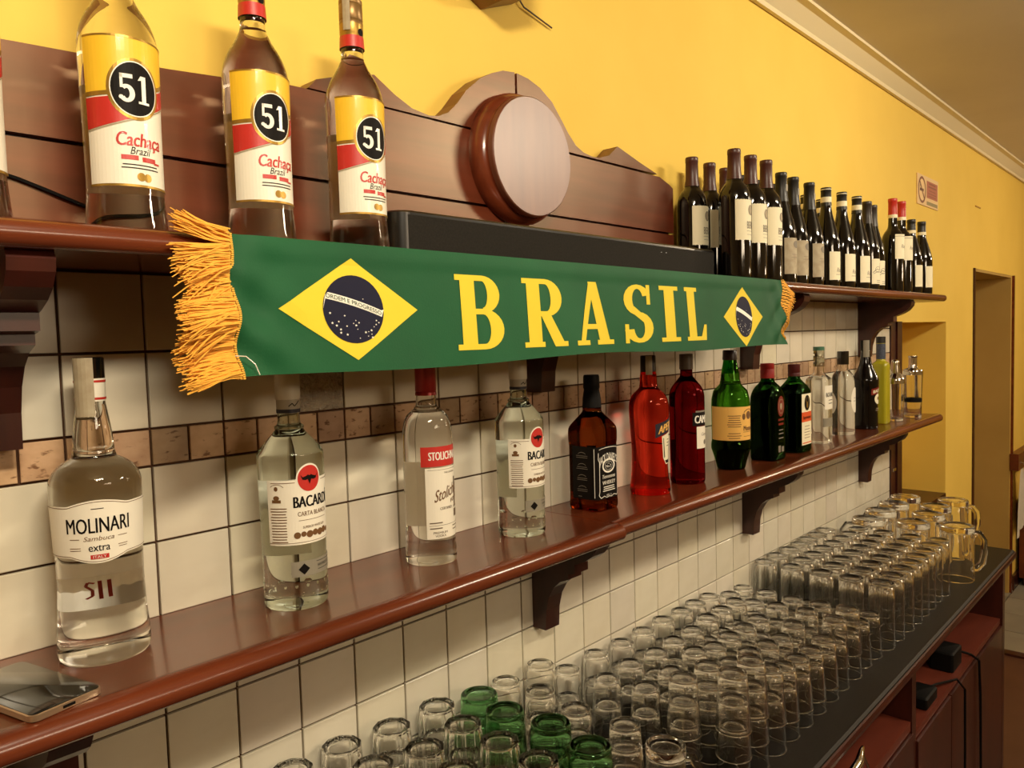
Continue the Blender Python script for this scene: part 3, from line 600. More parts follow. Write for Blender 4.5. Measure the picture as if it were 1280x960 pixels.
t, secB = boxy('gin_bottle', 'square clear gin bottle with green-topped stopper and white label', (2.181, -.106, ZL), .033, .033, 0, 0, 0)
pr = chaikin([(0, .038, 1), (.004, .040, 1), (.193, .040, 1), (.2, .037, .9), (.212, .020, .3), (.217, .0155, 0), (.262, .015, 0)], .004)
obj('glass', bottle_mesh(pr, M_clear, secB, 56, level=.205), t); Sf = box_surf(.033, .033, 5)
lb = Print().rect(-.030, .030, .105, .178).build('label', M_paper, t, Sf, .0006); Print().text('BOTANIC', 0, .150, .013, .050, .015).lines(-.012, .02, (.133, .123), .002).build('lettering', M_ink, lb, Sf, .001)
l2 = Print().rect(-.036, .030, .052, .078).build('lower_label', M_silver, t, Sf, .0006)
Print().rect(-.024, .024, .05, .15).build('back_label', M_backp, t, lambda u, v, o: (u, .0335, v), 0)
cap('stopper', glass('stopper_glass', 'd8d6cc', 1.45), t, .2365, .289, .0165, .0165, [.25, .268]); MB().lathe([(.286, 0), (.286, .0168), (.296, .0168), (.297, .0155), (.297, 0)], 28).build('stopper_top', mat('green_top', '3d6b52', .35), t)

t = spirit('vodka_bottle', 'faceted clear bottle with black cap and oval white label', (2.414, -.096, ZL))
secF = lambda th, m, r: (lambda R_: (R_ * math.sin(th), -R_ * math.cos(th)))(r * (1 - m * .05 * abs(math.sin(3 * th))))
pr = chaikin([(0, .036, 1), (.004, .0388, 1), (.08, .0375, 1), (.18, .0375, 1), (.196, .0335, 1), (.207, .026, .6), (.214, .0190, 0), (.218, .0170, 0), (.245, .016, 0)], .005)
obj('glass', bottle_mesh(pr, M_clear, secF, 60, level=.21), t); Sf = round_surf(.0378)
lb = Print().ell(.0, .115, .020, .042, 30).build('label', M_paper, t, Sf, .0008); Print().lines(-.01, .01, (.122, .112), .0016).build('lettering', M_greyI, lb, Sf, .0012)
Print().ell(.0, .105, .022, .036, 30).build('back_label', M_backp, t, lambda u, v, o: (-(.0385) * math.sin(u / .038 + .8), .0385 * math.cos(u / .038 + .8), v), 0)
cap('cap', M_blackg, t, .232, .276, .0185)

t = spirit('cream_liqueur_bottle', 'black cream liqueur bottle with red banner label', (2.598, -.108, ZL))
pr = chaikin([(0, .0385), (.004, .0402), (.06, .0395), (.1275, .0398), (.155, .0425), (.168, .0430), (.178, .0405), (.2059, .029), (.222, .0215), (.2394, .0180), (.262, .0150), (.305, .0145)], .006)
obj('glass', bottle_mesh(pr, M_cream2), t); Sf = lambda u, v, o: (lambda R_, th: (R_ * math.sin(th), -R_ * math.cos(th), v))(interp(pr, v) + o, u / .04)
lb = Print().poly([(-.032, .118), (.03, .130), (.03, .152), (-.032, .140)]).build('banner', M_redD, t, Sf, .0006, stepv=.01); Print().text('BAILEYS', 0, .1345, .011, .05, .03, tilt=.19).build('lettering', M_creamL, lb, Sf, .001, stepv=.01)
l2 = Print().ell(.0, .105, .019, .018).build('label', M_creamL, t, Sf, .0006); Print().ell(.002, .107, .007, .006).build('print', M_brown, l2, Sf, .001); Print().lines(-.014, .014, (.072, .066), .002).build('small_lettering', M_greyL, t, Sf, .0006)
cap('cap', M_black, t, .272, .308, .0168); strip(t, .0172, .25, .3085, -1.1, .02, m=M_silver)

t = spirit('lemon_liqueur_bottle', 'slim yellow lemon liqueur bottle with speckled blue neck', (2.774, -.104, ZL))
pr = chaikin([(0, .025, 1), (.003, .0268, 1), (.214, .0268, 1), (.222, .025, .8), (.229, .0165, .1), (.233, .0155, 0), (.31, .0150, 0)], .003)
secB, _ = boxsec(1, 1, 6); obj('glass', bottle_mesh(pr, M_lime, secB, 48), t)
MB().lathe([(.236, .0160), (.292, .0160)], 28).build('neck_label', mottle('speckled_blue', '2c3140', '4d5568', .4, (300, 300, 300), 2), t); cap('cap', M_capB, t, .294, .318, .0162)

def shaker(loc, label, kind):
    t = thing('cocktail_shaker', label, 'shaker', loc)
    if kind == 0:
        MB().lathe(chaikin([(0, 0), (0, .026), (.002, .0272), (.05, .0295), (.146, .0330), (.146, .0310), (.05, .0272), (.008, .0245), (.008, 0)], .002, 2), 40).build('glass', M_tgl, t)
        MB().lathe(chaikin([(.14, .0337), (.152, .0337), (.160, .0320), (.171, .0245), (.178, .0185), (.181, .0172)], .004), 40).build('strainer', M_chrome, t)
        MB().lathe(chaikin([(.176, .0180), (.179, .0182), (.212, .0150), (.223, .0145), (.229, .0095), (.230, 0)], .003), 32).build('cap', M_chrome, t)
    else:
        MB().lathe(chaikin([(0, 0), (0, .029), (.002, .0305), (.06, .0318), (.172, .0350), (.172, .0330), (.06, .0295), (.01, .0275), (.01, 0)], .002, 2), 40).build('glass', M_tgl, t)
        MB().lathe(chaikin([(.165, .0358), (.180, .0358), (.186, .0335), (.1885, .024), (.192, .018)], .003), 40).build('strainer', M_chrome, t)
        MB().lathe([(.06, .0322), (.075, .0326)], 40).build('band', M_black, t)
        MB().lathe(chaikin([(.188, .0185), (.204, .0150), (.232, .0150), (.2335, .0165), (.238, .0165), (.239, .015), (.239, 0)], .002, 2), 32).build('cap', M_chrome, t)
        MB().tube([(.036, 0, .168), (.047, 0, .15), (.050, 0, .11), (.055, 0, .08), (.060, 0, .066)], [.005, .006, .006, .009, .007], 10).build('handle', M_chrome, t)
    return t
shaker((2.878, -.123, ZL), 'glass cocktail shaker with chrome top, beside the yellow bottle', 0)
shaker((3.025, -.143, ZL), 'taller glass cocktail shaker with chrome lid and side lever at shelf end', 1)

# --- phone
ph = thing('smartphone', 'dark smartphone lying face up at the left end of lower shelf', 'phone', (.0125, -.1315, ZL + .0006), rz=math.radians(14))
def rrect(hx, hy, r, n=6):
    P = []
    for cx, cy_, a0 in ((hx - r, hy - r, 0), (-hx + r, hy - r, PI / 2), (-hx + r, -hy + r, PI), (hx - r, -hy + r, 1.5 * PI)): P += [(cx + r * math.cos(a0 + PI / 2 * i / n), cy_ + r * math.sin(a0 + PI / 2 * i / n)) for i in range(n + 1)]
    return P

def solid_rr(mb, hx, hy, r, z0, z1, ch=.001):
    A = [rrect(hx - ch, hy - ch, r), rrect(hx, hy, r), rrect(hx, hy, r), rrect(hx - ch, hy - ch, r)]; Z = [z0, z0 + ch, z1 - ch, z1]; n = len(A[0])
    vs = [(x, y, z) for P, z in zip(A, Z) for x, y in P]
    return mb.add(vs, [tuple(range(n - 1, -1, -1)), tuple(3 * n + i for i in range(n))] + [(k * n + i, k * n + (i + 1) % n, (k + 1) * n + (i + 1) % n, (k + 1) * n + i) for k in range(3) for i in range(n)], 0, True)
solid_rr(MB(), .0358, .073, .008, 0, .0076).build('case', M_alu, ph)
solid_rr(MB(), .0348, .072, .0075, .0072, .0082, .0003).build('screen', mat('phone_screen', '14130f', .08, coat=.6), ph)
MB().box(-.006, .006, -.0736, -.0728, .0026, .0052).build('charging_port', M_black, ph)

# ------------------------------------------------------------------ wine bottles on the upper shelf
def bordeaux(r=.0372, h=.302):
    return chaikin([(0, r - .002), (.003, r), (.19, r), (.205, r - .003), (.218, .027), (.228, .0185), (.24, .0150), (h - .012, .0142), (h, .0142)], .008)
def burgundy(r=.039, h=.30):
    return chaikin([(0, r - .002), (.003, r), (.13, r), (.155, r - .003), (.19, .026), (.225, .0172), (.25, .0148), (h, .0142)], .012)
def wine(name, prof, h, capm, z0cap, labelfn, label, loc, group):
    t = thing(name, label, 'bottle', loc, group)
    obj('glass', bottle_mesh(prof, M_wine, n=36), t)
    rc = interp(prof, z0cap) + .0006
    MB().lathe([(z0cap, rc + .0002), (z0cap + .02, interp(prof, z0cap + .02) + .0007), (h - .012, .0150), (h - .011, .0157), (h - .002, .0157), (h + .0005, .0147), (h + .0005, 0)], 28).build('capsule', capm, t)
    labelfn(t); return t
def lab_w1(t):
    Sf = round_surf(.0372)
    saw = lambda z, s_: (lambda u: z + s_ * .0012 * abs(math.sin(u * 420)))
    lb = Print().band(-.040, .040, saw(.088, -1), saw(.180, 1), 90).build('label', M_creamL, t, Sf, .0005)
    Print().text('BERI', 0, .122, .0165, .022, .01).ell(.004, .157, .010, .012).lines(-.012, .012, (.108, .100), .0008).build('lettering', M_greyI, lb, Sf, .0009)
    Print().ell(.004, .157, .008, .0098).build('seal', M_greyL, lb, Sf, .0011)
def lab_w2(t):
    Sf = round_surf(.0388)
    lb = Print().rect(-.038, .034, .026, .122).build('label', M_greyL, t, Sf, .0005); Print().ell(.002, .105, .014, .010).lines(-.02, .02, (.078, .07), .001).build('print', M_greyI, lb, Sf, .0009)
    Print().rect(-.006, .006, .25, .268).build('neck_seal', M_silver, t, round_surf(.016), .001)
def lab_w3(t):
    Sf = round_surf(.0388)
    lb = Print().rect(-.038, .038, .022, .106).build('label', M_creamL, t, Sf, .0005); Print().text('Roero', .004, .052, .013, .036, 0, .35).lines(-.02, .026, (.038,), .0012).build('lettering', M_greyI, lb, Sf, .0009)
    MB().lathe([(.256, .0158), (.272, .0156)], 28).build('white_band', M_creamL, t); MB().lathe([(.2935, .0160), (.2955, .0160)], 28).build('white_ring', M_creamL, t)
def lab_w4(t):
    Sf = round_surf(.0388)
    lb = Print().rect(-.034, .034, .022, .106).build('label', M_creamL, t, Sf, .0005)
    Print().stroke([(-.030, .060), (-.015, .072), (.0, .068), (.012, .078), (.022, .095), (.03, .1)], .0018).arc(-.008, .07, (.014, .010), (.0128, .0088), 0, 5).arc(.010, .08, (.010, .012), (.009, .0108), 1, 6).stroke([(-.028, .056), (-.01, .064), (.01, .062)], .0015).lines(-.018, .018, (.034, .028), .0016).build('drawing', M_greyI, lb, Sf, .0009)
def lab_w5(t):
    Sf = round_surf(.0372)
    lb = Print().rect(-.040, .036, .118, .205).build('label', M_creamL, t, Sf, .0005); Print().rect(-.04, .036, .1975, .199).text('Roero', .0, .163, .013, .034, 0, .35).build('lettering', M_greyI, lb, Sf, .0009)
    MB().lathe([(.266, .0160), (.278, .0158)], 28).build('white_band', M_creamL, t)
def lab_w6(t):
    Sf = round_surf(.0388)
    lb = Print().rect(-.036, .036, .028, .110).build('label', M_creamL, t, Sf, .0005); Print().ell(.018, .075, .008, .01).build('seal', M_greyL, lb, Sf, .0009)
    MB().lathe([(.234, .0168), (.246, .0160)], 28).build('white_band', M_creamL, t)
G = 'wine bottles on the upper shelf'
b1, b2 = bordeaux(), burgundy()
w = wine('wine_bottle', b1, .302, M_capW, .232, lab_w1, 'wine bottle with brown capsule in front row, right beside the soundbar end', (1.507, -.169, ZU + .0012), G)
for (x, y, l) in [(1.599, -.166, 'second brown-capsuled wine bottle of the front row, from the soundbar'), (1.682, -.168, 'third brown-capsuled wine bottle of the front row, next to black capsules'),
                  (1.499, -.062, 'wine bottle with brown capsule standing behind the soundbar end'), (1.591, -.060, 'brown-capsuled wine bottle in back row, second from the backboard'), (1.679, -.058, 'brown-capsuled wine bottle in back row, half hidden by tallest front bottle')]: dup(w, (x, y, ZU + (.0012 if y < -.1 else 0)), l)
w = wine('wine_bottle', b2, .30, M_capB, .222, lab_w2, 'wine bottle with black capsule and grey label, next to brown-capsuled ones', (1.843, -.137, ZU), G)
for x, y, l in [(1.932, -.133, 'second wine bottle with black capsule and grey label'), (2.048, -.132, 'third wine bottle with black capsule and grey label, beside white-banded necks')]: dup(w, (x, y, ZU), l)
for x, y, l in [(1.795, -.049, 'dark wine bottle in the back row, first behind the front brown capsules'), (1.895, -.047, 'dark wine bottle in the back row, second behind the front brown capsules'), (1.985, -.05, 'dark wine bottle in back row behind the first black capsules')]: dup(w, (x, y, ZU), l)
w = wine('wine_bottle', b2, .30, M_capB, .246, lab_w3, 'wine bottle with white-banded black neck and cream script label, first of three', (2.168, -.135, ZU), G)
for x, y, l in [(2.287, -.139, 'middle of three front wine bottles with white-banded neck and script label'), (2.406, -.144, 'last of three front wine bottles with white-banded neck and script label'),
                (2.239, -.044, 'wine bottle with white-banded neck in the back row, nearer the soundbar'), (2.366, -.044, 'wine bottle with white-banded neck in the back row, farther from soundbar')]: dup(w, (x, y, ZU), l)
w = wine('wine_bottle', b2, .30, M_capBr, .226, lab_w4, 'wine bottle with pen drawing on cream label, left of the pair', (2.540, -.132, ZU), G)
dup(w, (2.640, -.118, ZU), 'wine bottle with pen drawing on cream label, beside the red capsules')
w = wine('wine_bottle', bordeaux(.0365, .335), .335, M_capR, .278, lab_w5, 'wine bottle with red capsule and high cream label, left of two', (2.778, -.143, ZU), G)
dup(w, (2.872, -.145, ZU), 'wine bottle with red capsule and high cream label, right of two')
w = wine('wine_bottle', chaikin([(0, .037), (.003, .0388), (.13, .0388), (.155, .036), (.19, .026), (.22, .0172), (.24, .0148), (.287, .0142)], .012), .287, M_capB, .246, lab_w6, 'wine bottle with black capsule and plain cream label, beside red capsules', (3.045, -.131, ZU), G)
dup(w, (3.148, -.140, ZU), 'last wine bottle at the far end of the upper shelf')

# ------------------------------------------------------------------ soundbar
sb = thing('soundbar', 'long black soundbar on the upper shelf in front of the medallion', 'speaker', (.985, -.112, ZU + .0012))
solid_rr(MB(), .478, .036, .026, .003, .0655, .003).build('body', mat('speaker_black', '14110e', .28), sb)
solid_rr(MB(), .4775, .0362, .026, .006, .0600, .0012).build('grille', M_fabric, sb)
for x in (.228, .247): MB().lathe([(0, 0), (0, .0013), (.0008, .0013), (.0008, 0)], 10).build('indicator', mat('indicator_white', 'e8e8f0', .3), sb, (x, -.0368, .046))
for x in (-.38, .38): MB().box(x - .02, x + .02, -.02, .02, 0, .004).build('foot', M_black, sb)

# ------------------------------------------------------------------ scarf
sc = thing('scarf', 'green scarf with yellow lettering and two diamonds hung along shelf edge', 'scarf', (.93, -.217, .068))
SX, SY, SZ = .93, -.217, .068
X0, X1, ZT, ZB = .205, 1.652, .229, .067
def ysc(x, z):
    d = max(0, ZT - z); y = -.0015 - .010 * d / .16
    y -= .0018 * math.sin(x * 17 + 1) * d / .16 + .0012 * math.sin(x * 31 + z * 20) * d / .16
    for xe, s_ in ((X0, 1), (X1, -1)):
        e = (x - xe) * s_
        if e < .14: k = (1 - e / .14) ** 2; y -= k * .008 * math.sin(z * 95 + e * 60 + 1.2) * (d / .16) ** .5 + k * .003 * math.sin(z * 55 - e * 90)
    if d < .03: y -= .002 * (1 - ((d - .015) / .015) ** 2)
    return y
def zb(x): return ZB + .004 * math.sin((x - X0) / (X1 - X0) * PI) + .003 * math.sin(x * 9)
mb = MB(); nx, nz = 220, 30; vs = []; fs = []
for j in range(nz + 5):
    for i in range(nx + 1):
        x = X0 + (X1 - X0) * i / nx
        if j <= nz: z = zb(x) + (ZT - .001 - zb(x)) * j / nz; y = SY + ysc(x, z)
        else: z = ZT + .0003; y = SY + .004 + (j - nz) * .012
        vs.append((x - SX, y - SY, z - SZ))
for j in range(nz + 4):
    for i in range(nx): a_ = j * (nx + 1) + i; fs.append((a_, a_ + 1, a_ + nx + 2, a_ + nx + 1))
clo = mb.add(vs, fs, 0, True).build('cloth', M_scarf, sc)
PS = lambda u, v, o: (u - SX, ysc(u, v) - o, v - SZ)
def diamond(cx, cz, rx, rz, crx, crz, words):
    Print().poly([(cx - rx, cz), (cx, cz - rz), (cx + rx, cz), (cx, cz + rz)]).build('yellow_diamond', M_scY, clo, PS, .0007, .02, .02)
    Print().ell(cx, cz, crx, crz, 40).build('blue_globe', M_scB, clo, PS, .0012, .02, .02)
    b = Print(); n = 22; P = []
    f = lambda t: cz + crz * (.34 - .36 * (t + 1) / 2 - .22 * ((t + 1) / 2) ** 2 + .08)
    for i in range(n): 
        t0, t1 = -1 + 2 * i / n, -1 + 2 * (i + 1) / n; g = lambda t, s_: max(-1, min(1, 0)) + f(t) + s_ * crz * .10
        lim = lambda t: crz * math.sqrt(max(0, 1 - t * t))
        q_ = [(t0, max(-lim(t0), min(lim(t0), g(t0, -1) - cz)) + cz), (t1, max(-lim(t1), min(lim(t1), g(t1, -1) - cz)) + cz), (t1, max(-lim(t1), min(lim(t1), g(t1, 1) - cz)) + cz), (t0, max(-lim(t0), min(lim(t0), g(t0, 1) - cz)) + cz)]
        b.poly([(cx + crx * t, z) for t, z in q_])
    b.build('white_banner', M_white, clo, PS, .0016, .02)
    if words:
        V = Print(); 
        V.text('ORDEM E PROGRESSO', 0, 0, crz * .12, crx * 1.8, .006)
        for v in V.bm.verts: t = v.co.x / crx; v.co.y += f(t); v.co.x += cx
        V.build('motto', mat('motto_green', '1f5a34', .6), clo, PS, .0020, .02)
    rs = random.Random(5); s_ = Print()
    pts = [(-.8, -.12), (-.35, -.2), (-.75, -.42), (-.55, -.38), (-.62, -.5), (-.5, -.62), (-.5, -.72), (-.3, -.78), (0, -.35), (.1, -.42), (-.08, -.44), (0, -.5), (.04, -.62), (.3, .32), (.28, .08), (.7, -.35), (.68, -.48), (.6, -.55), (.78, -.42), (.5, -.66), (.4, -.7), (.3, -.72), (.5, -.78), (.38, -.84), (.52, -.88), (.1, -.9), (-.3, -.52)]
    for px, pz in pts: r = rs.choice([.028, .038, .05]) * crz * .8; s_.poly([(cx + px * crx + r * (1 if k % 2 == 0 else .45) * math.sin(PI * k / 5) * crx / crz * 1.1, cz + pz * crz * .95 + r * (1 if k % 2 == 0 else .45) * math.cos(PI * k / 5)) for k in range(10)])
    s_.build('stars', M_white, clo, PS, .0017, .02)
diamond(.369, .1455, .104, .0635, .0455, .0425, True)
diamond(1.4345, .1375, .0945, .067, .040, .046, False)
# slab-serif capitals
def BR(p, x, z, w, h):     # common stem with two slab serifs
    p.rect(x + .10 * w, x + .40 * w, z, z + h); p.rect(x, x + .46 * w, z, z + .075 * h).rect(x, x + .46 * w, z + .925 * h, z + h)
L_ = Print(); z, h = .0885, .1085
x, w = .545, .097
BR(L_, x, z, w, h); cx = x + .56 * w
L_.rect(x + .4 * w, cx, z + .925 * h, z + h).rect(x + .4 * w, cx, z + .475 * h, z + .55 * h).rect(x + .4 * w, cx, z, z + .075 * h)
L_.arc(cx, z + .745 * h, (.38 * w, .255 * h), (.11 * w, .18 * h), -PI / 2, PI / 2).arc(cx, z + .275 * h, (.44 * w, .275 * h), (.14 * w, .20 * h), -PI / 2, PI / 2)
x, w = .687, .101
BR(L_, x, z, w, h); cx = x + .54 * w
L_.rect(x + .4 * w, cx, z + .925 * h, z + h).rect(x + .4 * w, cx, z + .45 * h, z + .525 * h).arc(cx, z + .725 * h, (.40 * w, .275 * h), (.12 * w, .20 * h), -PI / 2, PI / 2)
L_.poly([(x + .40 * w, z + .47 * h), (x + .64 * w, z + .47 * h), (x + .92 * w, z + .075 * h), (x + 1.02 * w, z + .075 * h), (x + 1.02 * w, z), (x + .70 * w, z)])
x, w = .816, .108
L_.poly([(x + .08 * w, z), (x + .2 * w, z), (x + .50 * w, z + .86 * h), (x + .46 * w, z + h), (x + .40 * w, z + h)]).poly([(x + .38 * w, z + h), (x + .60 * w, z + h), (x + .93 * w, z), (x + .64 * w, z)]).rect(x + .26 * w, x + .72 * w, z + .25 * h, z + .33 * h)
L_.rect(x, x + .34 * w, z, z + .075 * h).rect(x + .56 * w, x + 1.02 * w, z, z + .075 * h)
x, w = .958, .100
L_.arc(x + .5 * w, z + .735 * h, (.46 * w, .265 * h), (.18 * w, .19 * h), .35, 1.5 * PI).arc(x + .5 * w, z + .265 * h, (.48 * w, .265 * h), (.18 * w, .19 * h), -PI + .35 - .2, PI / 2)
L_.poly([(x + .06 * w, z + .70 * h), (x + .38 * w, z + .62 * h), (x + .92 * w, z + .36 * h), (x + .98 * w, z + .24 * h), (x + .64 * w, z + .36 * h), (x + .24 * w, z + .54 * h)])
L_.rect(x + .80 * w, x + .92 * w, z + .66 * h, z + 1.0 * h).rect(x + .04 * w, x + .16 * w, z, z + .32 * h)
x, w = 1.083, .068
L_.rect(x + .24 * w, x + .76 * w, z, z + h).rect(x, x + w, z, z + .075 * h).rect(x, x + w, z + .925 * h, z + h)
x, w = 1.177, .086
L_.rect(x + .10 * w, x + .46 * w, z, z + h).rect(x, x + .58 * w, z + .925 * h, z + h).rect(x, x + .95 * w, z, z + .075 * h).poly([(x + .95 * w, z), (x + w, z + .30 * h), (x + .88 * w, z + .30 * h), (x + .70 * w, z + .075 * h)])
L_.build('lettering', M_scY, clo, PS, .0007, .02, .02)
# fringe of yellow threads at both ends
fr = MB(); rs = random.Random(2)
for i in range(640):
    z0 = ZB + .002 + (ZT - ZB) * i / 640; Ln = rs.uniform(.045, .066) * (1 - .3 * math.exp(-((i - 417) / 48) ** 2)); dz = rs.uniform(-.013, -.002) * (.6 + .8 * (1 - i / 640)); y0 = ysc(X0, z0) - rs.uniform(0, .006)
    if rs.random() < .1: dz -= rs.uniform(.01, .03) * min(1, i / 260); y0 -= .004
    if i > 582: Ln *= .95; dz = rs.uniform(.004, .02)
    a_ = rs.uniform(-.004, .004); P = [(X0 + .002 - SX - Ln * t, y0 - .003 * math.sin(t * 3 + i) - a_ * t, z0 - SZ + dz * t ** 1.6 + .0012 * math.sin(t * 5 + i * .07)) for t in (0, .25, .5, .75, 1)]
    fr.tube(P, [.0010, .0010, .0010, .0009, .0006], 4, cap=False)
o = fr.build('fringe', M_fring, sc, fix=False); o['kind'] = 'stuff'
he = MB()
for k in range(3):
    for i in range(70): z0 = ZB + (ZT - ZB) * i / 70; he.box(X0 - .002 + k * .004 - SX, X0 + .0008 + k * .004 - SX, ysc(X0, z0) - .0022, ysc(X0, z0), z0 - SZ, z0 - SZ + .0017)
he.build('fringe_heading', M_fring, sc)
fr = MB()
for i in range(120):
    z0 = ZB + .02 + (ZT - ZB - .02) * i / 120; k = max(.12, math.sin(max(0, (z0 - .14)) / .09 * PI * .95)) ; Ln = .078 * k * rs.uniform(.8, 1.1)
    y0 = ysc(X1, z0); P = [(X1 - .001 - SX + Ln * t, y0 - .004 * math.sin(t * 3), z0 - SZ - .01 * t * t + .003 * math.sin(t * 4 + i)) for t in (0, .33, .66, 1)]
    fr.tube(P, .0010, 4, cap=False)
o = fr.build('fringe', M_fring, sc, fix=False); o['kind'] = 'stuff'
MB().tube([(X0 + .002 - SX, ysc(X0, .09) - .004, .09 - SZ + .003), (X0 + .012 - SX, -.016, .092 - SZ), (X0 + .022 - SX, -.017, .083 - SZ), (X0 + .027 - SX, -.017, .071 - SZ)], .0006, 5).build('loose_thread', M_paper, sc)

# ------------------------------------------------------------------ counter and cabinet
ct = thing('bar_counter', 'long dark bar counter on a mahogany cabinet, covered with upturned glasses', 'counter', (0, 0, -1.7))
Zc = 1.7 - .75
MB().prism([(-.002, Zc - .034), (-.002, Zc), (-.452, Zc), (-.458, Zc - .004), (-.460, Zc - .010), (-.460, Zc - .030), (-.456, Zc - .034)], FX, -.62, 3.172).build('worktop', M_top, ct)
MB().prism([(-.4605, Zc - .031), (-.4605, Zc - .0045), (-.4635, Zc - .008), (-.465, Zc - .018), (-.4635, Zc - .028)], FX, -.62, 3.172).build('edge_strip', M_woodD, ct)
MB().box(3.07, 3.105, -.440, -.004, .0, Zc - .036).build('end_panel', M_woodD, ct)
MB().box(1.955, 1.99, -.435, -.02, .0, Zc - .036).build('partition', M_woodD, ct)
MB().box(-.6, 3.068, -.02, -.004, .0, Zc - .036).build('back_panel', M_woodD, ct)
MB().box(1.992, 3.068, -.432, -.022, 1.7 - 1.01, 1.7 - .99).build('shelf_board', M_cab, ct); MB().box(-.6, 1.953, -.432, -.022, 1.7 - .97, 1.7 - .945).build('shelf_board', M_cab, ct)
for x0, x1, zt in [(1.995, 2.34, .685), (2.345, 2.69, .685), (2.695, 3.065, .685), (1.2, 1.57, .725), (1.575, 1.95, .725), (.4, .79, .725), (.795, 1.195, .725)]:
    MB().box(x0, x1, -.440, -.420, .10, zt).build('drawer_front', M_woodD, ct)
MB().box(-.6, 3.07, -.40, -.02, 0, .10).build('plinth', M_woodD, ct)
tw = thing('power_adapter', 'black power adapter on the cabinet shelf under the counter end', 'adapter', (2.50, -.385, -.99)); solid_rr(MB(), .055, .035, .008, 0, .062, .004).build('body', M_black, tw); MB().tube([(.055, 0, .03), (.10, -.02, .02), (.13, -.045, .006), (.16, -.062, -.02), (.175, -.064, -.14), (.178, -.066, -.40), (.17, -.066, -.69)], .004, 8).build('cord', M_black, tw)
tw = thing('power_adapter', 'flat black device lying on cabinet shelf beside the partition', 'adapter', (2.19, -.395, -.99)); solid_rr(MB(), .055, .03, .006, 0, .035, .004).build('body', M_black, tw); MB().tube([(.055, 0, .02), (.12, -.01, .012), (.21, -.045, .006), (.235, -.062, -.03), (.232, -.064, -.2), (.225, -.066, -.69)], .0035, 8).build('cord', M_black, tw)
hk = thing('bottle_opener', 'chrome lever fixed under the front edge of bar counter', 'opener', (1.44, -.470, -.80))
MB().tube([(-.10, .004, -.03), (-.06, -.006, -.02), (-.02, -.010, -.006), (.01, -.004, .004), (.03, .0, .002)], [.006, .011, .010, .006, .004], 10).build('lever', M_chrome, hk); MB().tube([(.012, -.002, .004), (.022, -.012, -.03), (.026, -.016, -.052)], [.004, .0035, .003], 8).build('hook', M_chrome, hk)

# ------------------------------------------------------------------ glasses
ZC = -.7496
def tumbler(name, r_m, r_b, h, wall=.0017, base=.0068, sec=None, n=40, heel=.0022, ring=.0050):
    lerp = lambda z: r_m + (r_b - r_m) * (z - .0016) / (h - heel - .0016)
    lip = [(.0024, r_m + .0002), (.0012, r_m + .0005), (.0003, r_m + .0001), (0, r_m - .0008), (.0004, r_m - .0018), (.0013, r_m - wall - .0008), (.0026, r_m - wall - .0004)]
    hl = [(h - heel + heel * math.sin(a), r_b - heel * .8 * (1 - math.cos(a))) for a in [PI / 2 * i / 4 for i in range(4, -1, -1)]]
    ri = r_b - ring                                    # inside radius just under the base
    top = [(h - .0022, 0), (h - .0022, ri - .0016), (h - .0019, ri - .0006), (h - .0004, ri + .0012), (h, ri + .0018), (h, ri + .0024), (h, r_b - heel * .8 - .0005)]
    if sec: body = [(h * .62, r_b + (r_m - r_b) * .38, 1), (h * .34, r_b + (r_m - r_b) * .66, .5), (.03, r_b + (r_m - r_b) * .85, 0)]; hl = [p + (1,) for p in hl]; top = [p + (0,) for p in top]
    else: body = [(h - heel - .0012, lerp(h - heel - .0012)), (h - heel - .003, lerp(h - heel - .003)), (h * .5, lerp(h * .5)), (.007, lerp(.007)), (.0042, lerp(.0042))]
    hb = h - base
    L2 = lambda z: lerp(z) - wall - (0 if z < h * .76 else (lerp(hb) - wall - ri) * ((z - h * .76) / (hb - .0035 - h * .76)) ** 1.5)
    inn = [(.0042, L2(.0042)), (.007, L2(.007)), (h * .4, L2(h * .4))] + [(z, L2(z)) for z in [h * .70, h * .76] + [h * .76 + (hb - .0035 - h * .76) * k / 4 for k in (1, 2, 3, 4)]] + [(hb - .0015, ri - .0010), (hb - .0002, ri - .0032), (hb, ri - .0055), (hb, 0)]
    P = top + hl + body + lip + inn
    return MB().lathe(P, n, sec).mesh(name, M_tgl, ang=20 if sec else 38)
octf = lambda th, m, r: (lambda k: (r * k * math.sin(th), -r * k * math.cos(th)))((1 - m) + m * math.cos(PI / 9) / math.cos(((th + .2) % (2 * PI / 9)) - PI / 9) * 1.03)
HS = .112
Msm = tumbler('small_tumbler', .0335, .0262, HS); Moc = tumbler('fluted_tumbler', .0388, .0296, .14, .0022, .006, octf, 72, .0010, .0068); Mta = tumbler('tall_tumbler', .0345, .0315, .174, .0020, .007, ring=.0080)
Mgr = tumbler('green_tumbler', .0390, .0325, .13, .0022, .010, heel=.004, ring=.0085); Mgr.materials[0] = M_ggl
ORD = ['first', 'second', 'third', 'fourth', 'fifth', 'sixth', 'seventh', 'eighth', 'ninth', 'tenth', 'eleventh', 'twelfth', 'thirteenth']
ROWN = ['from left along the tiles', 'from left in second row', 'from left in middle row', 'from left in fourth row', 'from left at counter edge']
ROWY = [-.0455, -.122, -.2, -.278, -.355]
def glassware(name, me, label, loc, group): o = obj(name, me, None, loc); return tag(o, label, 'glass', group)
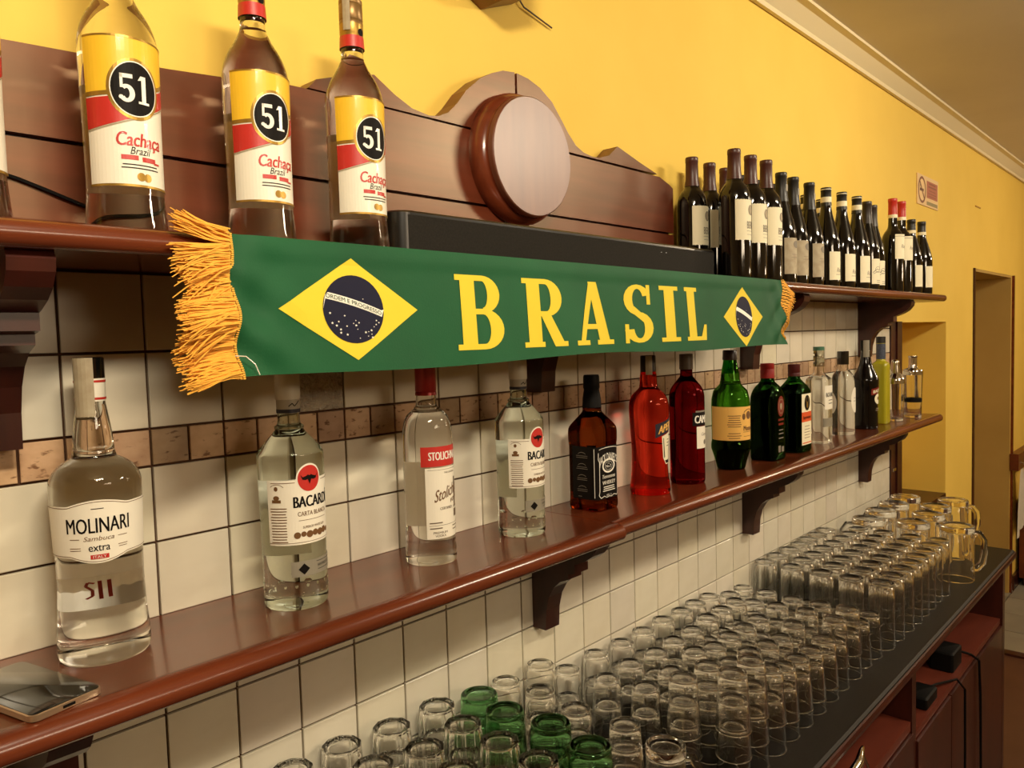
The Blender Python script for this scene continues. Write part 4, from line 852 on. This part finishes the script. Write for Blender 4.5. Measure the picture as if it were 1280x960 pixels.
SM = [[(.809, .211), (.906, .211), (.992, .171), (1.092, .172), (1.19, .165), (1.275, .167), (1.364, .167), (1.444, .166), (1.516, .165), (1.588, .164), (1.70, .14), (1.777, .138)],
      [(.818, .213), (1.025, .164), (1.11, .165), (1.208, .158), (1.285, .16), (1.364, .161), (1.438, .168), (1.510, .168), (1.582, .17), (1.68, .14), (1.762, .144)],
      [(.822, .202), (1.045, .161), (1.14, .162), (1.236, .172), (1.322, .155), (1.398, .156), (1.47, .155), (1.545, .155), (1.655, .154), (1.746, .148), (1.84, .112)],
      [(.858, .186), (1.055, .2), (1.154, .19), (1.25, .165), (1.335, .16), (1.42, .15), (1.498, .14), (1.572, .15), (1.648, .161), (1.734, .154), (1.83, .112)],
      [(1.105, .214), (1.18, .214), (1.26, .17), (1.332, .15), (1.404, .143), (1.477, .139), (1.552, .14), (1.626, .165), (1.706, .169), (1.785, .112), (1.858, .112)]]
rs = random.Random(11)
for ri, row in enumerate(SM):
    for ci, (x, h) in enumerate(row):
        n = 1 if h < .118 else (2 if h < .185 else 3); pitch = 0 if n == 1 else (h - HS) / (n - 1)
        dx, dy = rs.uniform(-.0015, .0015), rs.uniform(-.002, .002)
        for k in range(n):
            pos = '' if n == 1 else (', top of its stack' if k == n - 1 else (', bottom of its stack' if k == 0 else ', middle of its stack'))
            glassware('small_tumbler', Msm, f'{ORD[ci]} small glass {ROWN[ri]}{pos}', (x + dx, ROWY[ri] + dy, ZC + pitch * k), 'small tumblers stacked upside down')
OC = [(.357, -.045, 'small-based'), (.443, -.045, ''), (.528, -.06, ''), (.622, -.063, ''), (.440, -.128, ''), (.520, -.149, ''), (.608, -.141, ''), (.511, -.232, ''), (.608, -.222, ''), (.605, -.303, '')]
ON = ['faceted glass at the left end of row along the tiles', 'second faceted glass from the left along the tiles', 'third faceted glass from the left along the tiles', 'fourth faceted glass along the tiles, beside green ones',
      'leftmost faceted glass in the second row', 'middle faceted glass in the second row', 'faceted glass in second row, touching the green ones', 'left faceted glass in the third row', 'faceted glass in the third row beside the green ones', 'faceted glass in front row at the bottom of the picture']
for i, (x, y, _) in enumerate(OC):
    for k in range(3): glassware('fluted_tumbler', Moc, ON[i] + (', top of its stack', ', middle of its stack', ', bottom of its stack')[2 - k], (x, y, ZC + .05 * k), 'faceted tumblers stacked upside down')
for i, (x, y, l) in enumerate([(.712, -.072, 'green-tinted glass nearest the tiles'), (.698, -.147, 'second green-tinted glass from the tiles'), (.715, -.234, 'third green-tinted glass from the tiles'), (.700, -.325, 'dark green-tinted glass nearest the counter edge')]):
    for k in range(3):
        o = glassware('green_tumbler' if k == 2 else 'small_tumbler', Mgr if k == 2 else Moc, l + (', top of its stack' if k == 2 else ', clear glass %s' % ('under it' if k == 1 else 'at the bottom of its stack')), (x, y, ZC + (.10 if k == 2 else .045 * k)), 'green topped stacks')
tg = [1.935, 2.02, 2.10, 2.18, 2.255, 2.33, 2.405, 2.48]
ty = [-.043, -.120, -.205, -.288, -.366]
for j, y in enumerate(ty):
    for i, x in enumerate(tg):
        if (j == 0 and i > 6) : continue
        glassware('tall_tumbler', Mta, f'{ORD[i]} tall glass from the left, {["along the tiles", "second row from the tiles", "middle row", "second row from counter edge", "row at the counter edge"][j]}', (x + rs.uniform(-.003, .003), y + rs.uniform(-.003, .003), ZC), 'tall tumblers upside down')
# upright tumbler and small handled cup in the stacks
glassware('wide_tumbler', MB().lathe([(0, 0), (0, .030), (.002, .032), (.108, .0405), (.1085, .0398), (.108, .039), (.012, .030), (.010, 0)], 40).mesh('wide_tumbler', M_tgl), 'wide thin-rimmed glass standing upright among the upturned ones', (.936, -.128, ZC), None)
def mug(name, label, loc, r, h, rz, group=None, proto=None):
    if proto: return dup(proto, loc, label, group, rz)
    t = thing(name, label, 'mug', loc, group, rz)
    MB().lathe(chaikin([(h - .004, 0), (h - .004, r * .72), (h, r * .84), (h, r * .95), (h - .006, r * 1.0), (h - .03, r * .97), (h * .4, r * .96), (.01, r * 1.0), (0, r * .98), (.0015, r * .92), (h - .02, r * .86), (h - .024, 0)], .003, 2), 44).build('bowl', M_tgl, t)
    R_ = r * .94; MB().tube([(R_, 0, h * .84), (R_ + r * .35, 0, h * .84), (R_ + r * .62, 0, h * .72), (R_ + r * .66, 0, h * .5), (R_ + r * .55, 0, h * .3), (R_ + r * .25, 0, h * .2), (R_, 0, h * .2)], [.009 * r / .053 + .002] * 7, 12).build('handle', M_tgl, t)
    return t
m1 = mug('beer_mug', 'front beer mug with its handle at the counter edge, before the others', (2.668, -.378, ZC), .0535, .186, math.radians(-55), 'beer mugs upside down')
for x, y, a_, l in [(2.600, -.115, 100, 'beer mug along the tiles, next to the tall glasses'), (2.755, -.110, 60, 'second beer mug along the tiles from the tall glasses'), (2.905, -.110, 60, 'third beer mug along the tiles from the tall glasses'), (3.052, -.110, 70, 'farthest beer mug along the tiles, beside the dark post'),
                    (2.640, -.250, 20, 'beer mug in the middle row, next to the tall glasses'), (2.795, -.258, -25, 'second beer mug in the middle row from tall glasses'), (2.940, -.245, -20, 'third beer mug in the middle row from tall glasses'), (3.085, -.27, -60, 'beer mug at the far end of the counter, middle row')]: mug('beer_mug', l, (x, y, ZC), 0, 0, math.radians(a_), 'beer mugs upside down', m1)
mug('glass_cup', 'small handled glass cup upside down at counter edge beside green glasses', (.925, -.318, ZC), .036, .135, math.radians(-60))

# ------------------------------------------------------------------ on the walls
sg = thing('no_smoking_sign', 'faded no smoking sign on the yellow wall above the shelf end', 'sign', (3.78, .003, .727))
MB().box(-.17, .17, -.004, 0, -.068, .068).build('plate', mat('sign_plate', 'eeca90', .6), sg)
SGF = lambda u, v, o: (u, -.004 - o, v)
M_sg = mat('sign_red', 'b56a4c', .6); M_sgd = mat('sign_brown', '8a5534', .6)
Print().arc(-.10, 0, (.060, .060), (.049, .049), 0, 2 * PI, 40).stroke([(-.136, .036), (-.064, -.036)], .010).build('prohibition_ring', M_sgd, sg, SGF, .0008)
Print().rect(-.135, -.075, -.006, .006).stroke([(-.135, .008), (-.13, .018), (-.122, .022)], .004).build('cigarette', mat('sign_black', '6b4630', .6), sg, SGF, .0004)
tp = Print().rect(-.025, .155, -.028, .050).build('red_panel', M_sg, sg, SGF, .0006); Print().lines(-.01, .14, (.040, .025), .006, .3).lines(-.01, .14, (.008, -.006, -.018), .003, .3).build('lettering', M_sgd, tp, SGF, .0010)
Print().rect(-.025, .155, -.060, -.044).build('lower_band', mat('sign_taupe', '9a8a5c', .6), sg, SGF, .0006)
pq = thing('wall_plaque', 'wooden wall plaque whose bottom tip shows above the medallion at picture top', 'plaque', (.845, .003, .72))
MB().prism([(-.085, .03), (-.085, .30), (.085, .30), (.085, .03), (.0, -.004)], FY, -.105, 0).build('body', M_woodP, pq); MB().prism([(-.07, .06), (-.07, .28), (.07, .28), (.07, .06), (0, .03)], FY, -.11, -.104).build('front', M_wood, pq)
tag(MB().tube([(.90, -.0035, .80), (.96, -.003, .752), (1.045, -.003, .735)], .0018, 6).build('wire', M_woodD), 'short thin wire on the yellow wall right of the plaque', 'wire')
rk = thing('coat_rail', 'brown wooden coat rail on the far wall beyond the doorway', 'rail', (6.15, .003, -.81)); MB().box(-.42, .5, -.05, 0, -.055, .055).build('board', M_woodP, rk)
for x in (-.33, 0, .33): MB().tube([(x, -.05, -.01), (x, -.08, -.02), (x, -.09, .01)], .006, 8).build('hook', M_chrome, rk)
tv = MB(); V = []; F = []; nu, nv = 14, 12
for j in range(nv + 1):
    for i in range(nu + 1):
        u, v = i / nu, j / nv; wd = .04 + .11 * v ** .7; V.append(((u - .5) * 2 * wd, -.005 - .012 * math.sin(u * PI * 5) * (.3 + v) * .6, -.40 * v + (.05 * abs(u - .5) * 2 if v > .8 else 0) * -1 * (1 if u < .5 else .3)))
for j in range(nv):
    for i in range(nu): a_ = j * (nu + 1) + i; F.append((a_, a_ + 1, a_ + nu + 2, a_ + nu + 1))
tw = tv.add(V, F, 0, True).build('towel', mat('white_towel', 'd8d0be', .85), None, (5.86, -.040, -.865)); tag(tw, 'white cloth hanging from the coat rail at right picture edge', 'towel')
cb = thing('side_cabinet', 'low brown wooden cabinet beside the far wall under the hanging cloth', 'cabinet', (6.45, -.16, -1.7)); MB().box(-.5, .5, -.15, .14, .06, .62).build('body', M_woodP, cb); MB().box(-.49, -.01, -.165, -.15, .08, .60).build('door', M_wood, cb); MB().box(.01, .49, -.165, -.15, .08, .60).build('door', M_wood, cb); MB().box(-.47, .47, -.12, .12, 0, .06).build('plinth', M_woodD, cb)

for o in S.objects:
    if o.type != 'MESH': continue
    if o.name.startswith('glass') and o.data.materials[0] and 'Glass BSDF' in o.data.materials[0].node_tree.nodes: o.cycles.is_caustics_caster = True
    elif o.name.startswith(('tile', 'band_tile', 'back_label', 'plank', 'embossed')): o.cycles.is_caustics_receiver = True
for o in list(S.objects):
    if o.parent is None and o.type in ('MESH', 'EMPTY'): o.location.z += ZF
